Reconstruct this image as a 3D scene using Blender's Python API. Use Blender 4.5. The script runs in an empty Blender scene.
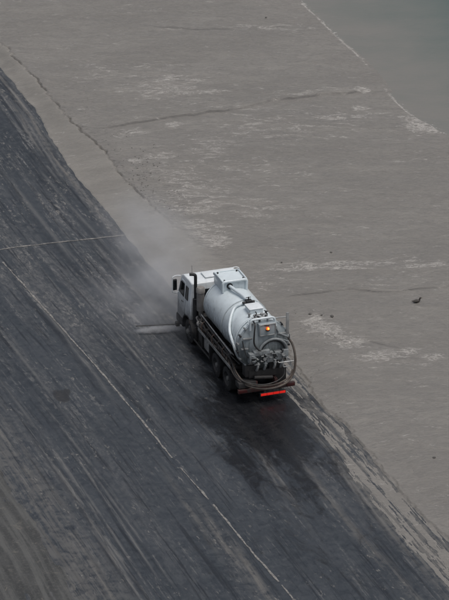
import bpy, bmesh, math, random
import numpy as np
from mathutils import Vector, Matrix

random.seed(7)
RNG = np.random.default_rng(11)
scene = bpy.context.scene
COL = scene.collection

# ------------------------------------------------------------------ camera
F_PX, W_PX, H_PX = 3540.0, 449.0, 600.0       # focal length in photo pixels
CAM_H, PITCH = 64.8, math.radians(24.55)
cam_d = bpy.data.cameras.new('camera')
cam_d.sensor_fit = 'VERTICAL'
cam_d.sensor_height = 36.0
cam_d.lens = F_PX / H_PX * 36.0
cam_d.clip_start, cam_d.clip_end = 1.0, 12000.0
cam = bpy.data.objects.new('camera', cam_d)
COL.objects.link(cam)
cam.location = (0, 0, CAM_H)
cam.rotation_euler = (math.pi / 2 - PITCH, 0, 0)
scene.camera = cam

# ------------------------------------------------------------------ world and sun (overcast)
SUN_EL, SUN_AZ = math.radians(72), math.radians(120)   # azimuth the light comes from, measured from +Y clockwise
world = bpy.data.worlds.new('World')
scene.world = world
world.use_nodes = True
wn = world.node_tree
bg = wn.nodes['Background']
sky = wn.nodes.new('ShaderNodeTexSky')
sky.sky_type = 'NISHITA'
sky.sun_disc = False
sky.sun_elevation = SUN_EL
sky.sun_rotation = SUN_AZ
sky.air_density, sky.dust_density, sky.ozone_density = 1.0, 6.0, 1.0
hs = wn.nodes.new('ShaderNodeHueSaturation')
hs.inputs['Saturation'].default_value = 0.56
wn.links.new(sky.outputs[0], hs.inputs['Color'])
wn.links.new(hs.outputs[0], bg.inputs['Color'])
bg.inputs['Strength'].default_value = 0.1
sun_d = bpy.data.lights.new('sun', 'SUN')
sun_d.energy, sun_d.angle, sun_d.color = 1.0, math.radians(30), (1.0, 0.97, 0.93)
sun = bpy.data.objects.new('sun', sun_d)
COL.objects.link(sun)
sd = Vector((math.sin(SUN_AZ) * math.cos(SUN_EL), math.cos(SUN_AZ) * math.cos(SUN_EL), math.sin(SUN_EL)))
sun.rotation_euler = sd.to_track_quat('Z', 'Y').to_euler()
sun.location = (0, 130, 60)
vs = scene.view_settings
vs.view_transform, vs.look, vs.gamma, vs.exposure = 'Standard', 'None', 1.0, 0.12
vs.use_curve_mapping = False
scene.cycles.volume_step_rate = 1.0
scene.cycles.volume_bounces = 1
scene.cycles.use_denoising = True
scene.cycles.max_bounces = 8

# ------------------------------------------------------------------ photo pixel -> ground
def G(px, py, z=0.0):
    dx, dy = (px - W_PX / 2) / F_PX, (H_PX / 2 - py) / F_PX
    cp, sp = math.cos(PITCH), math.sin(PITCH)
    d = Vector((dx, cp + dy * sp, -sp + dy * cp))
    t = (z - CAM_H) / d.z
    return (d.x * t, d.y * t)

# ------------------------------------------------------------------ numpy noise
_PT = RNG.random((256, 256))
def vnoise(x, y, seed=0):
    x = np.asarray(x, float) + seed * 17.31
    y = np.asarray(y, float) + seed * 9.77
    xi, yi = np.floor(x).astype(int), np.floor(y).astype(int)
    fx, fy = x - xi, y - yi
    fx, fy = fx * fx * (3 - 2 * fx), fy * fy * (3 - 2 * fy)
    a, b = _PT[xi & 255, yi & 255], _PT[(xi + 1) & 255, yi & 255]
    c, d = _PT[xi & 255, (yi + 1) & 255], _PT[(xi + 1) & 255, (yi + 1) & 255]
    return (a * (1 - fx) + b * fx) * (1 - fy) + (c * (1 - fx) + d * fx) * fy
def fbm(x, y, octv=4, seed=0, gain=0.5):
    s, amp, tot = 0.0, 1.0, 0.0
    for o in range(octv):
        s = s + amp * vnoise(np.asarray(x) * 2 ** o, np.asarray(y) * 2 ** o, seed + o * 3)
        tot += amp
        amp *= gain
    return s / tot
def sstep(a, b, x):
    t = np.clip((np.asarray(x, float) - a) / (b - a), 0, 1)
    return t * t * (3 - 2 * t)

def curve_fn(pxs, ext=2, sm=1.2):
    """ground curve x(y) through photo pixels, straight on beyond both ends"""
    P = np.array([G(*p) for p in pxs])
    P = P[np.argsort(P[:, 1])]
    n = 2
    d0 = (P[n] - P[0]); d1 = (P[-1] - P[-1 - n])
    P = np.vstack([P[0] - d0 / d0[1] * 400, P, P[-1] + d1 / d1[1] * 400])
    ys = np.linspace(P[0, 1], P[-1, 1], 12000)
    xs = np.interp(ys, P[:, 1], P[:, 0])
    step = ys[1] - ys[0]
    k = max(1, int(sm / step))
    ker = np.hanning(2 * k + 3)
    ker /= ker.sum()
    pad = len(ker) // 2
    xs2 = np.convolve(np.pad(xs, pad, 'reflect', reflect_type='odd'), ker, 'valid')
    return lambda y: np.interp(y, ys, xs2)

E1 = curve_fn([(-12, 52), (0, 66), (22, 92), (42, 117), (50, 135), (70, 165), (90, 190), (107, 210), (125, 232), (148, 260), (172, 285),
               (200, 311), (232, 342), (267, 374), (296, 401), (322, 434), (353, 475), (378, 507), (414, 549), (449, 585)])
E2 = curve_fn([(-12, 35), (0, 47), (15, 62), (37, 85), (55, 107), (77, 132), (100, 152), (117, 175), (135, 195), (165, 225), (200, 251),
               (235, 280), (275, 325), (297, 369), (322, 405), (347, 426), (373, 458), (398, 489), (424, 517), (449, 540)], sm=0.5)
FLOW = curve_fn([(-60, 0), (0, 72), (90, 190), (172, 285), (232, 342), (322, 436), (449, 585), (530, 680)], sm=14.0)
SHORE = curve_fn([(290, -12), (303, 5), (320, 20), (343, 43), (360, 57), (373, 73), (386, 91), (406, 113), (434, 128), (449, 137)], sm=2.0)
VERGE = curve_fn([(-30, 390), (0, 430), (25, 470), (50, 505), (80, 545), (110, 597)], sm=2.0)
CENTRE = curve_fn([(10, 270), (37, 300), (65, 332), (95, 365), (135, 412), (175, 462), (210, 500), (250, 550), (291, 596)], sm=3.0)
FADED = curve_fn([(150, 475), (175, 497), (225, 544), (256, 578), (271, 596)], sm=3.0)
Y_UP, Y_DN = G(200, 262)[1], G(280, 308)[1]    # the scraped bank fades out beside the truck

# ------------------------------------------------------------------ material helpers
class NT:
    def __init__(self, name):
        self.m = bpy.data.materials.new(name)
        self.m.use_nodes = True
        self.t = self.m.node_tree
        self.bsdf = self.t.nodes['Principled BSDF']
        self.out = self.t.nodes['Material Output']
    def n(self, typ, **kw):
        nd = self.t.nodes.new('ShaderNode' + typ)
        for k, v in kw.items():
            setattr(nd, k, v)
        return nd
    def link(self, a, b):
        self.t.links.new(a, b)
    def val(self, sock, v):
        if hasattr(v, 'is_output'):
            self.link(v, sock)
        elif isinstance(v, (tuple, list)) and len(v) == 3 and sock.type == 'RGBA':
            sock.default_value = (*v, 1)
        else:
            sock.default_value = v
    def coords(self, kind='Object', scale=(1, 1, 1), rot=(0, 0, 0), uv=None):
        if uv:
            c = self.n('UVMap', uv_map=uv).outputs[0]
        else:
            c = self.n('TexCoord').outputs[kind]
        mp = self.n('Mapping')
        mp.inputs['Scale'].default_value = scale
        mp.inputs['Rotation'].default_value = rot
        self.link(c, mp.inputs['Vector'])
        return mp.outputs[0]
    def noise(self, vec, scale, detail=4, rough=0.55, dist=0.0):
        nd = self.n('TexNoise')
        self.link(vec, nd.inputs['Vector'])
        nd.inputs['Scale'].default_value = scale
        nd.inputs['Detail'].default_value = detail
        nd.inputs['Roughness'].default_value = rough
        nd.inputs['Distortion'].default_value = dist
        return nd.outputs['Fac']
    def ramp(self, fac, a, b, ya=0.0, yb=1.0):
        nd = self.n('MapRange')
        nd.interpolation_type = 'SMOOTHSTEP'
        self.val(nd.inputs['Value'], fac)
        nd.inputs['From Min'].default_value = a
        nd.inputs['From Max'].default_value = b
        nd.inputs['To Min'].default_value = ya
        nd.inputs['To Max'].default_value = yb
        return nd.outputs[0]
    def math(self, op, a, b=0.0, c=None, clamp=False):
        nd = self.n('Math', operation=op, use_clamp=clamp)
        self.val(nd.inputs[0], a)
        self.val(nd.inputs[1], b)
        if c is not None:
            self.val(nd.inputs[2], c)
        return nd.outputs[0]
    def mix(self, fac, a, b):
        nd = self.n('Mix', data_type='RGBA')
        self.val(nd.inputs['Factor'], fac)
        self.val(nd.inputs[6], a)
        self.val(nd.inputs[7], b)
        return nd.outputs[2]
    def attr(self, name):
        return self.n('Attribute', attribute_name=name).outputs['Fac']
    def bump(self, h, strength=0.3, dist=0.02):
        nd = self.n('Bump')
        self.link(h, nd.inputs['Height'])
        nd.inputs['Strength'].default_value = strength
        nd.inputs['Distance'].default_value = dist
        self.link(nd.outputs[0], self.bsdf.inputs['Normal'])
    def set(self, color=None, rough=None, metal=None, **kw):
        b = self.bsdf.inputs
        if color is not None:
            self.val(b['Base Color'], color)
        if rough is not None:
            self.val(b['Roughness'], rough)
        if metal is not None:
            self.val(b['Metallic'], metal)
        for k, v in kw.items():
            self.val(b[k.replace('_', ' ')], v)
        return self.m

MUD_A, MUD_B = (0.188, 0.177, 0.159), (0.220, 0.208, 0.188)

def mat_mud():
    t = NT('wet_mud')
    big = t.ramp(t.noise(t.coords(scale=(0.6, 1, 1)), 0.25, 4), 0.3, 0.7)
    band = t.noise(t.coords(scale=(0.16, 1.0, 1), rot=(0, 0, 0.13)), 0.9, 6, 0.65, 0.7)
    rip = t.noise(t.coords(scale=(0.8, 2.0, 1), rot=(0, 0, 0.2)), 2.6, 6, 0.7, 1.2)
    fine = t.noise(t.coords(scale=(0.8, 1.8, 1)), 7.0, 4, 0.6)
    und = t.noise(t.coords(scale=(0.45, 1.0, 1), rot=(0, 0, 0.25)), 1.1, 7, 0.72, 1.4)
    col = t.mix(big, MUD_A, MUD_B)
    col = t.mix(t.ramp(und, 0.40, 0.60, 0.0, 0.5), col, (0.158, 0.149, 0.136))
    col = t.mix(t.ramp(band, 0.35, 0.65, 0.0, 0.30), col, (0.158, 0.153, 0.144))
    col = t.mix(t.ramp(rip, 0.47, 0.62, 0.0, 0.38), col, (0.122, 0.118, 0.112))
    col = t.mix(t.ramp(fine, 0.46, 0.72, 0.0, 0.20), col, (0.250, 0.242, 0.226))
    col = t.mix(t.attr('bank'), col, t.mix(t.ramp(band, 0.35, 0.65), (0.190, 0.180, 0.162), (0.222, 0.210, 0.189)))
    # loose dark debris and clods
    sp = t.ramp(t.noise(t.coords(scale=(0.8, 2.0, 1)), 5.5, 4, 0.65, 0.5), 0.56, 0.64)
    col = t.mix(t.math('MULTIPLY', sp, t.attr('rough')), col, (0.060, 0.057, 0.054))
    # shade of the cracks and step faces, painted into the mud colour
    col = t.mix(t.attr('crease_shade'), col, (0.062, 0.060, 0.057))
    # foam left in thin wisps, plus the pale band behind each step
    n1 = t.noise(t.coords(scale=(0.7, 1.3, 1), rot=(0, 0, 0.14)), 2.2, 6, 0.68, 1.3)
    wisp = t.math('SUBTRACT', 1.0, t.math('MULTIPLY', t.math('ABSOLUTE', t.math('SUBTRACT', n1, 0.5)), 22.0), clamp=True)
    patch = t.math('ADD', t.noise(t.coords(scale=(0.55, 1.2, 1), rot=(0, 0, 0.1)), 2.0, 6, 0.72, 0.8), t.math('MULTIPLY', t.attr('foam'), 0.26))
    blobs = t.ramp(t.math('ADD', t.noise(t.coords(scale=(0.8, 1.3, 1), rot=(0, 0, 0.14)), 4.5, 5, 0.75, 0.9), t.math('MULTIPLY', t.attr('foam'), 0.17)), 0.66, 0.76)
    foam = t.math('MAXIMUM', t.math('MULTIPLY', wisp, t.ramp(patch, 0.61, 0.70)), t.math('MULTIPLY', blobs, t.ramp(patch, 0.59, 0.68)))
    col = t.mix(t.math('MULTIPLY', foam, 0.75), col, (0.46, 0.44, 0.41))
    h = t.math('ADD', t.math('MULTIPLY', und, 1.6), t.math('ADD', t.math('MULTIPLY', rip, 0.9), t.math('MULTIPLY', fine, 0.35)))
    t.bump(h, 0.55, 0.08)
    return t.set(col, t.ramp(rip, 0.3, 0.7, 0.34, 0.56), Specular_IOR_Level=0.42)

def mat_road():
    t = NT('muddy_asphalt')
    def st(sv, su, sc, det=4, ro=0.6, di=0.3):
        return t.noise(t.coords(uv='flow', scale=(sv, su, 1)), sc, det, ro, di)
    obj = t.coords()
    grain = t.noise(obj, 26, 3, 0.7)
    mott = t.noise(t.coords(scale=(1, 1, 1)), 2.2, 8, 0.78, 0.6)
    chop = t.ramp(st(1.0, 0.40, 5.5, 6, 0.8, 0.4), 0.45, 0.56)
    big = st(1, 0.35, 0.35, 5, 0.6, 0.5)
    s1 = st(1.0, 0.05, 0.9, 6, 0.62)         # broad scraped bands
    s2 = st(1.0, 0.035, 4.0, 5, 0.7, 0.15)   # tyre streaks
    s4 = st(1.0, 0.02, 11.0, 3, 0.6, 0.1)    # hair-thin scratches
    s3 = st(1.0, 0.38, 6.0, 6, 0.78, 0.5)    # flakes
    col = t.mix(t.ramp(big, 0.3, 0.7), (0.0215, 0.0275, 0.0350), (0.036, 0.043, 0.052))
    col = t.mix(t.ramp(mott, 0.44, 0.62, 0.0, 0.65), col, (0.052, 0.060, 0.069))
    col = t.mix(t.ramp(grain, 0.4, 0.75, 0.0, 0.45), col, (0.070, 0.073, 0.078))
    dusty = t.attr('dust')
    brk = t.ramp(st(1, 0.30, 0.9, 5, 0.7), 0.44, 0.58)
    f1 = t.math('MULTIPLY', t.math('MULTIPLY', t.ramp(s1, 0.48, 0.62), t.ramp(chop, 0, 1, 0.30, 1.0)), t.math('ADD', t.math('MULTIPLY', dusty, 0.62), 0.06))
    col = t.mix(f1, col, (0.118, 0.119, 0.120))
    f2 = t.math('MULTIPLY', t.math('MULTIPLY', t.ramp(s2, 0.54, 0.61), t.math('ADD', t.math('MULTIPLY', dusty, 0.85), 0.15)), t.math('MULTIPLY', brk, chop))
    col = t.mix(f2, col, (0.165, 0.164, 0.160))
    f4 = t.math('MULTIPLY', t.math('MULTIPLY', t.ramp(s4, 0.57, 0.64), 0.6), t.math('MULTIPLY', brk, chop))
    col = t.mix(f4, col, (0.115, 0.116, 0.117))
    col = t.mix(t.ramp(s2, 0.47, 0.35, 0.0, 0.75), col, (0.013, 0.016, 0.021))
    # flakes of dried mud
    brk2 = t.ramp(st(1, 0.35, 0.8, 3), 0.47, 0.60)
    fl = t.math('MULTIPLY', t.ramp(t.math('ADD', s3, t.math('MULTIPLY', dusty, 0.06)), 0.615, 0.645), brk2)
    col = t.mix(t.math('MULTIPLY', fl, 0.75), col, (0.19, 0.183, 0.170))
    col = t.mix(t.ramp(mott, 0.46, 0.34, 0.0, 0.55), col, (0.014, 0.017, 0.022))
    # single tyre tracks
    rt = t.math('MULTIPLY', t.attr('rut'), t.ramp(st(1.0, 0.10, 2.2, 5, 0.7), 0.38, 0.55))
    col = t.mix(t.math('MULTIPLY', rt, 0.85), col, (0.012, 0.014, 0.018))
    trk = t.math('MULTIPLY', t.attr('track'), t.ramp(st(1.0, 0.10, 3.0, 6, 0.75), 0.40, 0.52))
    col = t.mix(t.math('MULTIPLY', trk, 0.85), col, (0.160, 0.158, 0.152))
    # tracked mud film next to the flat
    film = t.math('MULTIPLY', t.attr('film'), t.ramp(t.math('ADD', t.math('MULTIPLY', st(1.0, 0.04, 5.0, 6, 0.75), 0.6), t.math('MULTIPLY', mott, 0.4)), 0.42, 0.56))
    col = t.mix(t.math('MULTIPLY', film, 0.78), col, (0.150, 0.143, 0.131))
    # soaked road behind the truck
    wob = st(1, 0.4, 1.1, 6, 0.68, 0.9)
    wet = t.ramp(t.math('ADD', t.attr('wet'), t.math('MULTIPLY', t.math('SUBTRACT', t.math('ADD', t.math('MULTIPLY', wob, 0.6), t.math('MULTIPLY', mott, 0.4)), 0.5), 3.2)), 0.30, 0.85)
    col = t.mix(t.math('MULTIPLY', wet, 0.9), col, (0.0065, 0.0068, 0.0080))
    # oil spot
    spot = t.ramp(t.math('ADD', t.attr('spot'), t.math('MULTIPLY', mott, 0.9)), 0.82, 1.1)
    col = t.mix(t.math('MULTIPLY', spot, 0.7), col, (0.020, 0.020, 0.021))
    rough = t.math('SUBTRACT', t.ramp(mott, 0.35, 0.65, 0.45, 0.75), t.math('MULTIPLY', wet, 0.26))
    t.bump(t.math('ADD', t.math('MULTIPLY', grain, 0.3), t.math('MULTIPLY', s3, 0.5)), 0.4, 0.012)
    return t.set(col, rough, Specular_IOR_Level=0.28)

def mat_verge():
    t = NT('gravel_verge')
    obj = t.coords()
    fl = t.noise(t.coords(uv='flow', scale=(1, 0.06, 1)), 2.2, 6, 0.7, 0.3)
    blot = t.noise(t.coords(scale=(1, .8, 1)), 0.7, 6, 0.7, 0.6)
    fine = t.noise(obj, 7, 6, 0.8)
    col = t.mix(t.ramp(blot, 0.35, 0.65), (0.040, 0.042, 0.043), (0.060, 0.062, 0.062))
    col = t.mix(t.ramp(fl, 0.44, 0.62, 0, 0.65), col, (0.108, 0.110, 0.107))
    col = t.mix(t.ramp(fine, 0.47, 0.66, 0, 0.5), col, (0.110, 0.108, 0.101))
    col = t.mix(t.ramp(fl, 0.44, 0.3, 0, 0.45), col, (0.030, 0.031, 0.032))
    cl = t.ramp(t.noise(t.coords(scale=(1, 1.2, 1)), 1.8, 6, 0.75, 0.9), 0.60, 0.68)
    col = t.mix(t.math('MULTIPLY', cl, 0.6), col, (0.150, 0.140, 0.122))
    rim = t.math('MULTIPLY', t.attr('rim'), t.ramp(t.noise(obj, 2.2, 5, 0.65), 0.30, 0.55))
    col = t.mix(t.math('MULTIPLY', rim, 0.7), col, (0.125, 0.122, 0.114))
    t.bump(fine, 0.5, 0.03)
    return t.set(col, 0.8, Specular_IOR_Level=0.25)

def mat_water():
    t = NT('silty_water')
    deep = t.attr('deep')
    n = t.noise(t.coords(scale=(0.7, 1, 1)), 0.35, 4)
    col = t.mix(t.math('ADD', deep, t.ramp(n, 0.3, 0.7, -0.12, 0.12), clamp=True), (0.176, 0.170, 0.155), (0.054, 0.096, 0.088))
    rp = t.noise(t.coords(scale=(0.8, 1.8, 1), rot=(0, 0, 0.4)), 3.0, 5, 0.6, 0.5)
    fm = t.math('ADD', t.noise(t.coords(scale=(1.0, 1.3, 1), rot=(0, 0, -0.4)), 4.0, 5, 0.7, 1.0), t.math('MULTIPLY', t.attr('foam'), 0.26))
    col = t.mix(t.math('MULTIPLY', t.ramp(fm, 0.70, 0.80), 0.8), col, (0.48, 0.47, 0.44))
    t.bump(rp, 0.22, 0.05)
    return t.set(col, 0.32, IOR=1.33, Specular_IOR_Level=0.4)

def mat_line(name, col, amt):
    t = NT(name)
    n = t.noise(t.coords(), 6, 5, 0.7)
    return t.set(t.mix(t.ramp(n, 0.35, 0.65, 0.0, amt), col, (0.06, 0.06, 0.062)), 0.75)

def mat_simple(name, c1, c2=None, rough=0.5, metal=0.0, scale=3.0, spec=0.5, dirt=None, dirt_amt=0.0, dscale=2.5):
    t = NT(name)
    c2 = c2 or tuple(x * 0.8 for x in c1)
    n = t.noise(t.coords(), scale, 5, 0.6)
    col = t.mix(t.ramp(n, 0.35, 0.65), c1, c2)
    if dirt:
        d = t.noise(t.coords(scale=(1.6, 1, 0.55)), dscale, 6, 0.7, 0.5)
        col = t.mix(t.ramp(d, 0.5, 0.72, 0, dirt_amt), col, dirt)
    r = t.ramp(n, 0.3, 0.7, rough - 0.06, rough + 0.1)
    t.bump(t.noise(t.coords(), scale * 8, 3), 0.08, 0.01)
    return t.set(col, r, metal, Specular_IOR_Level=spec)

def mat_paint(name, base, grime, z_hi, z_lo, amt):
    """truck paint: road grime thrown up from the wheels, thickest low down, with runs and splashes"""
    t = NT(name)
    tc = t.n('TexCoord').outputs['Object']
    sep = t.n('SeparateXYZ')
    t.link(tc, sep.inputs[0])
    runs = t.noise(t.coords(scale=(3.0, 3.0, 0.35)), 3.2, 6, 0.7, 0.3)
    spl = t.noise(t.coords(), 5.5, 6, 0.72, 0.6)
    low = t.ramp(sep.outputs['Z'], z_hi, z_lo)
    f = t.math('ADD', t.math('MULTIPLY', low, 0.30), t.math('ADD', t.math('MULTIPLY', runs, 0.55), t.math('MULTIPLY', spl, 0.30)))
    g = t.ramp(f, 0.40, 0.74, 0.0, amt)
    n = t.noise(t.coords(), 1.3, 4)
    col = t.mix(t.ramp(n, 0.3, 0.7), base, tuple(x * 0.9 for x in base))
    col = t.mix(g, col, grime)
    t.bump(spl, 0.05, 0.01)
    return t.set(col, t.ramp(g, 0, amt, 0.26, 0.65), Specular_IOR_Level=0.45)

M = {}
M['mud'] = mat_mud()
M['road'] = mat_road()
M['verge'] = mat_verge()
M['water'] = mat_water()
M['line'] = mat_line('silted_joint', (0.25, 0.24, 0.222), 0.85)
M['line2'] = mat_line('faded_smear', (0.135, 0.132, 0.125), 0.8)
M['far'] = mat_simple('far_silt', (0.17, 0.165, 0.15), (0.13, 0.128, 0.12), 0.8, scale=0.05)
M['cab'] = mat_paint('cab_paint', (0.70, 0.74, 0.755), (0.17, 0.17, 0.168), 2.3, 0.9, 0.9)
M['tank'] = mat_paint('tank_paint', (0.62, 0.69, 0.72), (0.13, 0.135, 0.135), 3.3, 1.4, 0.9)
M['reardoor'] = mat_paint('tank_door_paint', (0.34, 0.385, 0.405), (0.065, 0.076, 0.075), 3.3, 1.7, 0.9)
M['pipe'] = mat_paint('pipe_paint', (0.62, 0.69, 0.72), (0.14, 0.14, 0.14), 3.0, 1.6, 0.75)
M['black'] = mat_simple('black_plastic', (0.018, 0.019, 0.021), rough=0.55, dirt=(0.09, 0.087, 0.08), dirt_amt=0.6)
M['rubber'] = mat_simple('tyre_rubber', (0.013, 0.013, 0.014), rough=0.75, dirt=(0.040, 0.038, 0.036), dirt_amt=0.6, dscale=4)
M['chassis'] = mat_simple('chassis_steel', (0.020, 0.020, 0.021), (0.034, 0.032, 0.031), 0.6, dirt=(0.075, 0.070, 0.064), dirt_amt=0.5, dscale=4)
M['rim'] = mat_simple('muddy_rim', (0.040, 0.040, 0.041), (0.028, 0.028, 0.028), 0.6, dirt=(0.07, 0.066, 0.06), dirt_amt=0.6)
M['hub'] = mat_simple('pale_hub', (0.15, 0.15, 0.145), rough=0.6, dirt=(0.05, 0.048, 0.045), dirt_amt=0.9, dscale=6)
M['hose'] = mat_simple('brown_hose', (0.105, 0.085, 0.070), (0.065, 0.055, 0.048), 0.65, dirt=(0.16, 0.145, 0.125), dirt_amt=0.6)
M['hose_black'] = mat_simple('black_hose', (0.022, 0.022, 0.023), rough=0.5, dirt=(0.09, 0.085, 0.075), dirt_amt=0.5)
M['alu'] = mat_simple('dull_aluminium', (0.42, 0.42, 0.41), (0.30, 0.30, 0.29), 0.45, 0.6, dirt=(0.11, 0.10, 0.09), dirt_amt=0.7)
M['steel'] = mat_simple('galvanised_steel', (0.36, 0.37, 0.37), (0.26, 0.27, 0.27), 0.5, 0.3, dirt=(0.10, 0.095, 0.09), dirt_amt=0.6)
M['filter'] = mat_simple('dusty_filter', (0.27, 0.26, 0.245), (0.19, 0.18, 0.17), 0.7, dirt=(0.12, 0.11, 0.10), dirt_amt=0.6)
M['darkred'] = mat_simple('dark_red_paint', (0.060, 0.022, 0.020), (0.038, 0.020, 0.019), 0.55, dirt=(0.07, 0.06, 0.055), dirt_amt=0.8, dscale=4)
M['glass'] = mat_simple('dark_glass', (0.010, 0.012, 0.014), rough=0.08, spec=0.6)
M['mirror'] = mat_simple('mirror_glass', (0.30, 0.31, 0.32), rough=0.05, metal=1.0)
M['box'] = mat_simple('grey_box', (0.25, 0.275, 0.285), (0.14, 0.15, 0.155), 0.55, dirt=(0.07, 0.068, 0.065), dirt_amt=0.75, dscale=4)
M['brown'] = mat_simple('rusty_bracket', (0.12, 0.075, 0.055), (0.07, 0.05, 0.042), 0.8)
M['duck'] = mat_simple('dark_plumage', (0.030, 0.027, 0.024), (0.055, 0.048, 0.040), 0.7, scale=8)
M['bill'] = mat_simple('duck_bill', (0.12, 0.10, 0.05), rough=0.5)
M['stone'] = mat_simple('wet_stone', (0.055, 0.052, 0.048), (0.095, 0.090, 0.083), 0.55, scale=6)
def emis(name, col, s, base):
    t = NT(name)
    t.set(base, 0.3)
    t.bsdf.inputs['Emission Color'].default_value = (*col, 1)
    t.bsdf.inputs['Emission Strength'].default_value = s
    return t.m
M['beacon'] = emis('amber_lamp', (1.0, 0.13, 0.01), 0.75, (0.6, 0.12, 0.01))
M['beacon_core'] = emis('amber_bulb', (1.0, 0.33, 0.06), 2.2, (0.9, 0.4, 0.05))
M['redbar'] = emis('red_lamp_bar', (1.0, 0.03, 0.02), 0.32, (0.72, 0.02, 0.015))
M['tail'] = emis('tail_lamp', (1.0, 0.03, 0.02), 0.0, (0.055, 0.012, 0.012))
M['head'] = mat_simple('headlamp_glass', (0.6, 0.62, 0.62), rough=0.1)

# ------------------------------------------------------------------ setting meshes
def grid_obj(name, X, Y, Z, mat, attrs=None, flow=None, smooth=True, kind='structure'):
    r, c = X.shape
    co = np.stack([X, Y, Z], -1).reshape(-1, 3)
    i = np.arange(r * c).reshape(r, c)
    q = np.stack([i[:-1, :-1], i[:-1, 1:], i[1:, 1:], i[1:, :-1]], -1).reshape(-1, 4)
    me = bpy.data.meshes.new(name)
    me.vertices.add(len(co))
    me.vertices.foreach_set('co', co.astype(np.float32).ravel())
    me.loops.add(q.size)
    me.loops.foreach_set('vertex_index', q.astype(np.int32).ravel())
    me.polygons.add(len(q))
    me.polygons.foreach_set('loop_start', np.arange(0, q.size, 4, dtype=np.int32))
    me.polygons.foreach_set('use_smooth', np.full(len(q), smooth))
    me.update(calc_edges=True)
    if flow is not None:
        uv = me.uv_layers.new(name='flow')
        f = np.stack(flow, -1).reshape(-1, 2)[q.ravel()]
        uv.data.foreach_set('uv', f.astype(np.float32).ravel())
    for k, a in (attrs or {}).items():
        at = me.attributes.new(k, 'FLOAT', 'POINT')
        at.data.foreach_set('value', np.asarray(a, np.float32).ravel())
    me.materials.append(mat)
    o = bpy.data.objects.new(name, me)
    COL.objects.link(o)
    o['kind'] = kind
    return o

def blob(X, Y, px, py, rx, ry, rot=0.0):
    gx, gy = G(px, py)
    dx, dy = X - gx, Y - gy
    c, s = math.cos(rot), math.sin(rot)
    u, v = dx * c + dy * s, -dx * s + dy * c
    return np.exp(-(u / rx) ** 2 - (v / ry) ** 2)

def concat_axis(*segs):
    return np.unique(np.concatenate([np.arange(a, b, s) for a, b, s in segs]))

# big ground sheet to the horizon
gx = np.array([-4000., 4000.]); gy = np.array([-300., 8000.])
GX, GY = np.meshgrid(gx, gy)
grid_obj('ground', GX, GY, np.full_like(GX, -0.12), M['far'])

# road
rv = concat_axis((-40, -18, 1.0), (-18, 5.01, 0.055))
ry = concat_axis((60, 104, 2.0), (104, 192, 0.2), (192, 320.1, 4.0))
V, Y = np.meshgrid(rv, ry)
X = E1(Y) + V
L = 1.0
heading = math.radians(109.5)
front = np.array(G(204, 326)); 
wet = np.zeros_like(X)
for (px, py, a, b, s) in [(232, 378, 1.0, 3.2, .8), (205, 352, 1.1, 3.0, .75), (265, 410, 2.4, 4.0, 1.0), (262, 428, 2.6, 6.0, 1.0), (285, 470, 1.5, 6.0, .6), (240, 405, 2.4, 4.0, .9), (290, 430, 1.6, 4, .8),
                          (258, 455, 2.0, 5.0, .75), (225, 375, 1.6, 4, .6), (330, 500, 1.6, 7, .35), (200, 530, 2.2, 6, .25), (320, 560, 1.4, 6, .35), (210, 330, 1.5, 3, .5)]:
    wet = np.maximum(wet, s * blob(X, Y, px, py, a, b, heading - math.pi / 2))
dust = 0.22 + 0.35 * sstep(142, 170, Y)
for (px, py, a, b, s) in [(150, 275, 1.6, 7, .8), (120, 260, 1.2, 8, .55), (30, 290, 2.2, 9, .45), (100, 300, 3, 8, .3), (70, 240, 3.5, 9, .35), (130, 350, 1, 5, .35), (290, 450, 1.3, 8, .35),
                          (60, 450, 2.5, 8, .25), (20, 130, 2.2, 14, .45)]:
    dust = np.maximum(dust, dust + s * blob(X, Y, px, py, a, b, heading - math.pi / 2))
film = sstep(-1.1, 0.3, V - 0.25 * fbm(V * 2, Y * .4, 3, 5)) * (1 - sstep(Y_DN + 2, Y_UP + 2, Y)) + 0.55 * np.exp(-((V + 1.7) / .22) ** 2) * (1 - sstep(Y_DN, Y_UP, Y))
film = film * (1 - .35 * sstep(1.0, 1.6, V))
for (px, py, a, bb, s_) in [(225, 545, .16, 3.2, .8), (256, 578, .16, 3.0, .9), (190, 510, .14, 3.0, .55), (268, 465, .12, 3.2, .45), (250, 440, .12, 2.5, .4), (285, 490, .12, 2.5, .35)]:
    film = np.maximum(film, s_ * blob(X, Y, px, py, a, bb, math.radians(17)))
vr = X - VERGE(Y) + 0.35 * (fbm(Y * .4, Y * 0 + 3, 3, 95) - .5)
film = np.maximum(film, .85 * np.exp(-(vr / .13) ** 2) * (Y < 152))
film = np.maximum(film, .55 * (1 - sstep(-.6, 1.6, vr)) * (Y < 152))
film = np.clip(film + 0.9 * np.exp(-((V + 0.50) / .10) ** 2) * sstep(Y_UP, Y_UP + 10, Y) + .6 * np.exp(-((V + 1.0) / .08) ** 2) * sstep(Y_UP + 8, Y_UP + 20, Y), 0, 1)
fv = X - FLOW(Y)
track = np.zeros_like(X)
rut = np.zeros_like(X)
def track_line(a, b_, w, amp, fade=2.0):
    (xa, ya), (xb, yb) = G(*a), G(*b_)
    f = (Y - yb) / (ya - yb)
    v0 = (xa - float(FLOW(ya))) * f + (xb - float(FLOW(yb))) * (1 - f)
    wn_ = sstep(min(ya, yb) - fade, min(ya, yb) + fade, Y) * (1 - sstep(max(ya, yb) - fade, max(ya, yb) + fade, Y))
    track[:] = np.maximum(track, amp * wn_ * np.exp(-((fv - v0) / w) ** 2))
    rut[:] = np.maximum(rut, amp * wn_ * np.exp(-((fv - v0 + w * 2.6) / (w * 1.2)) ** 2))
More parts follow.
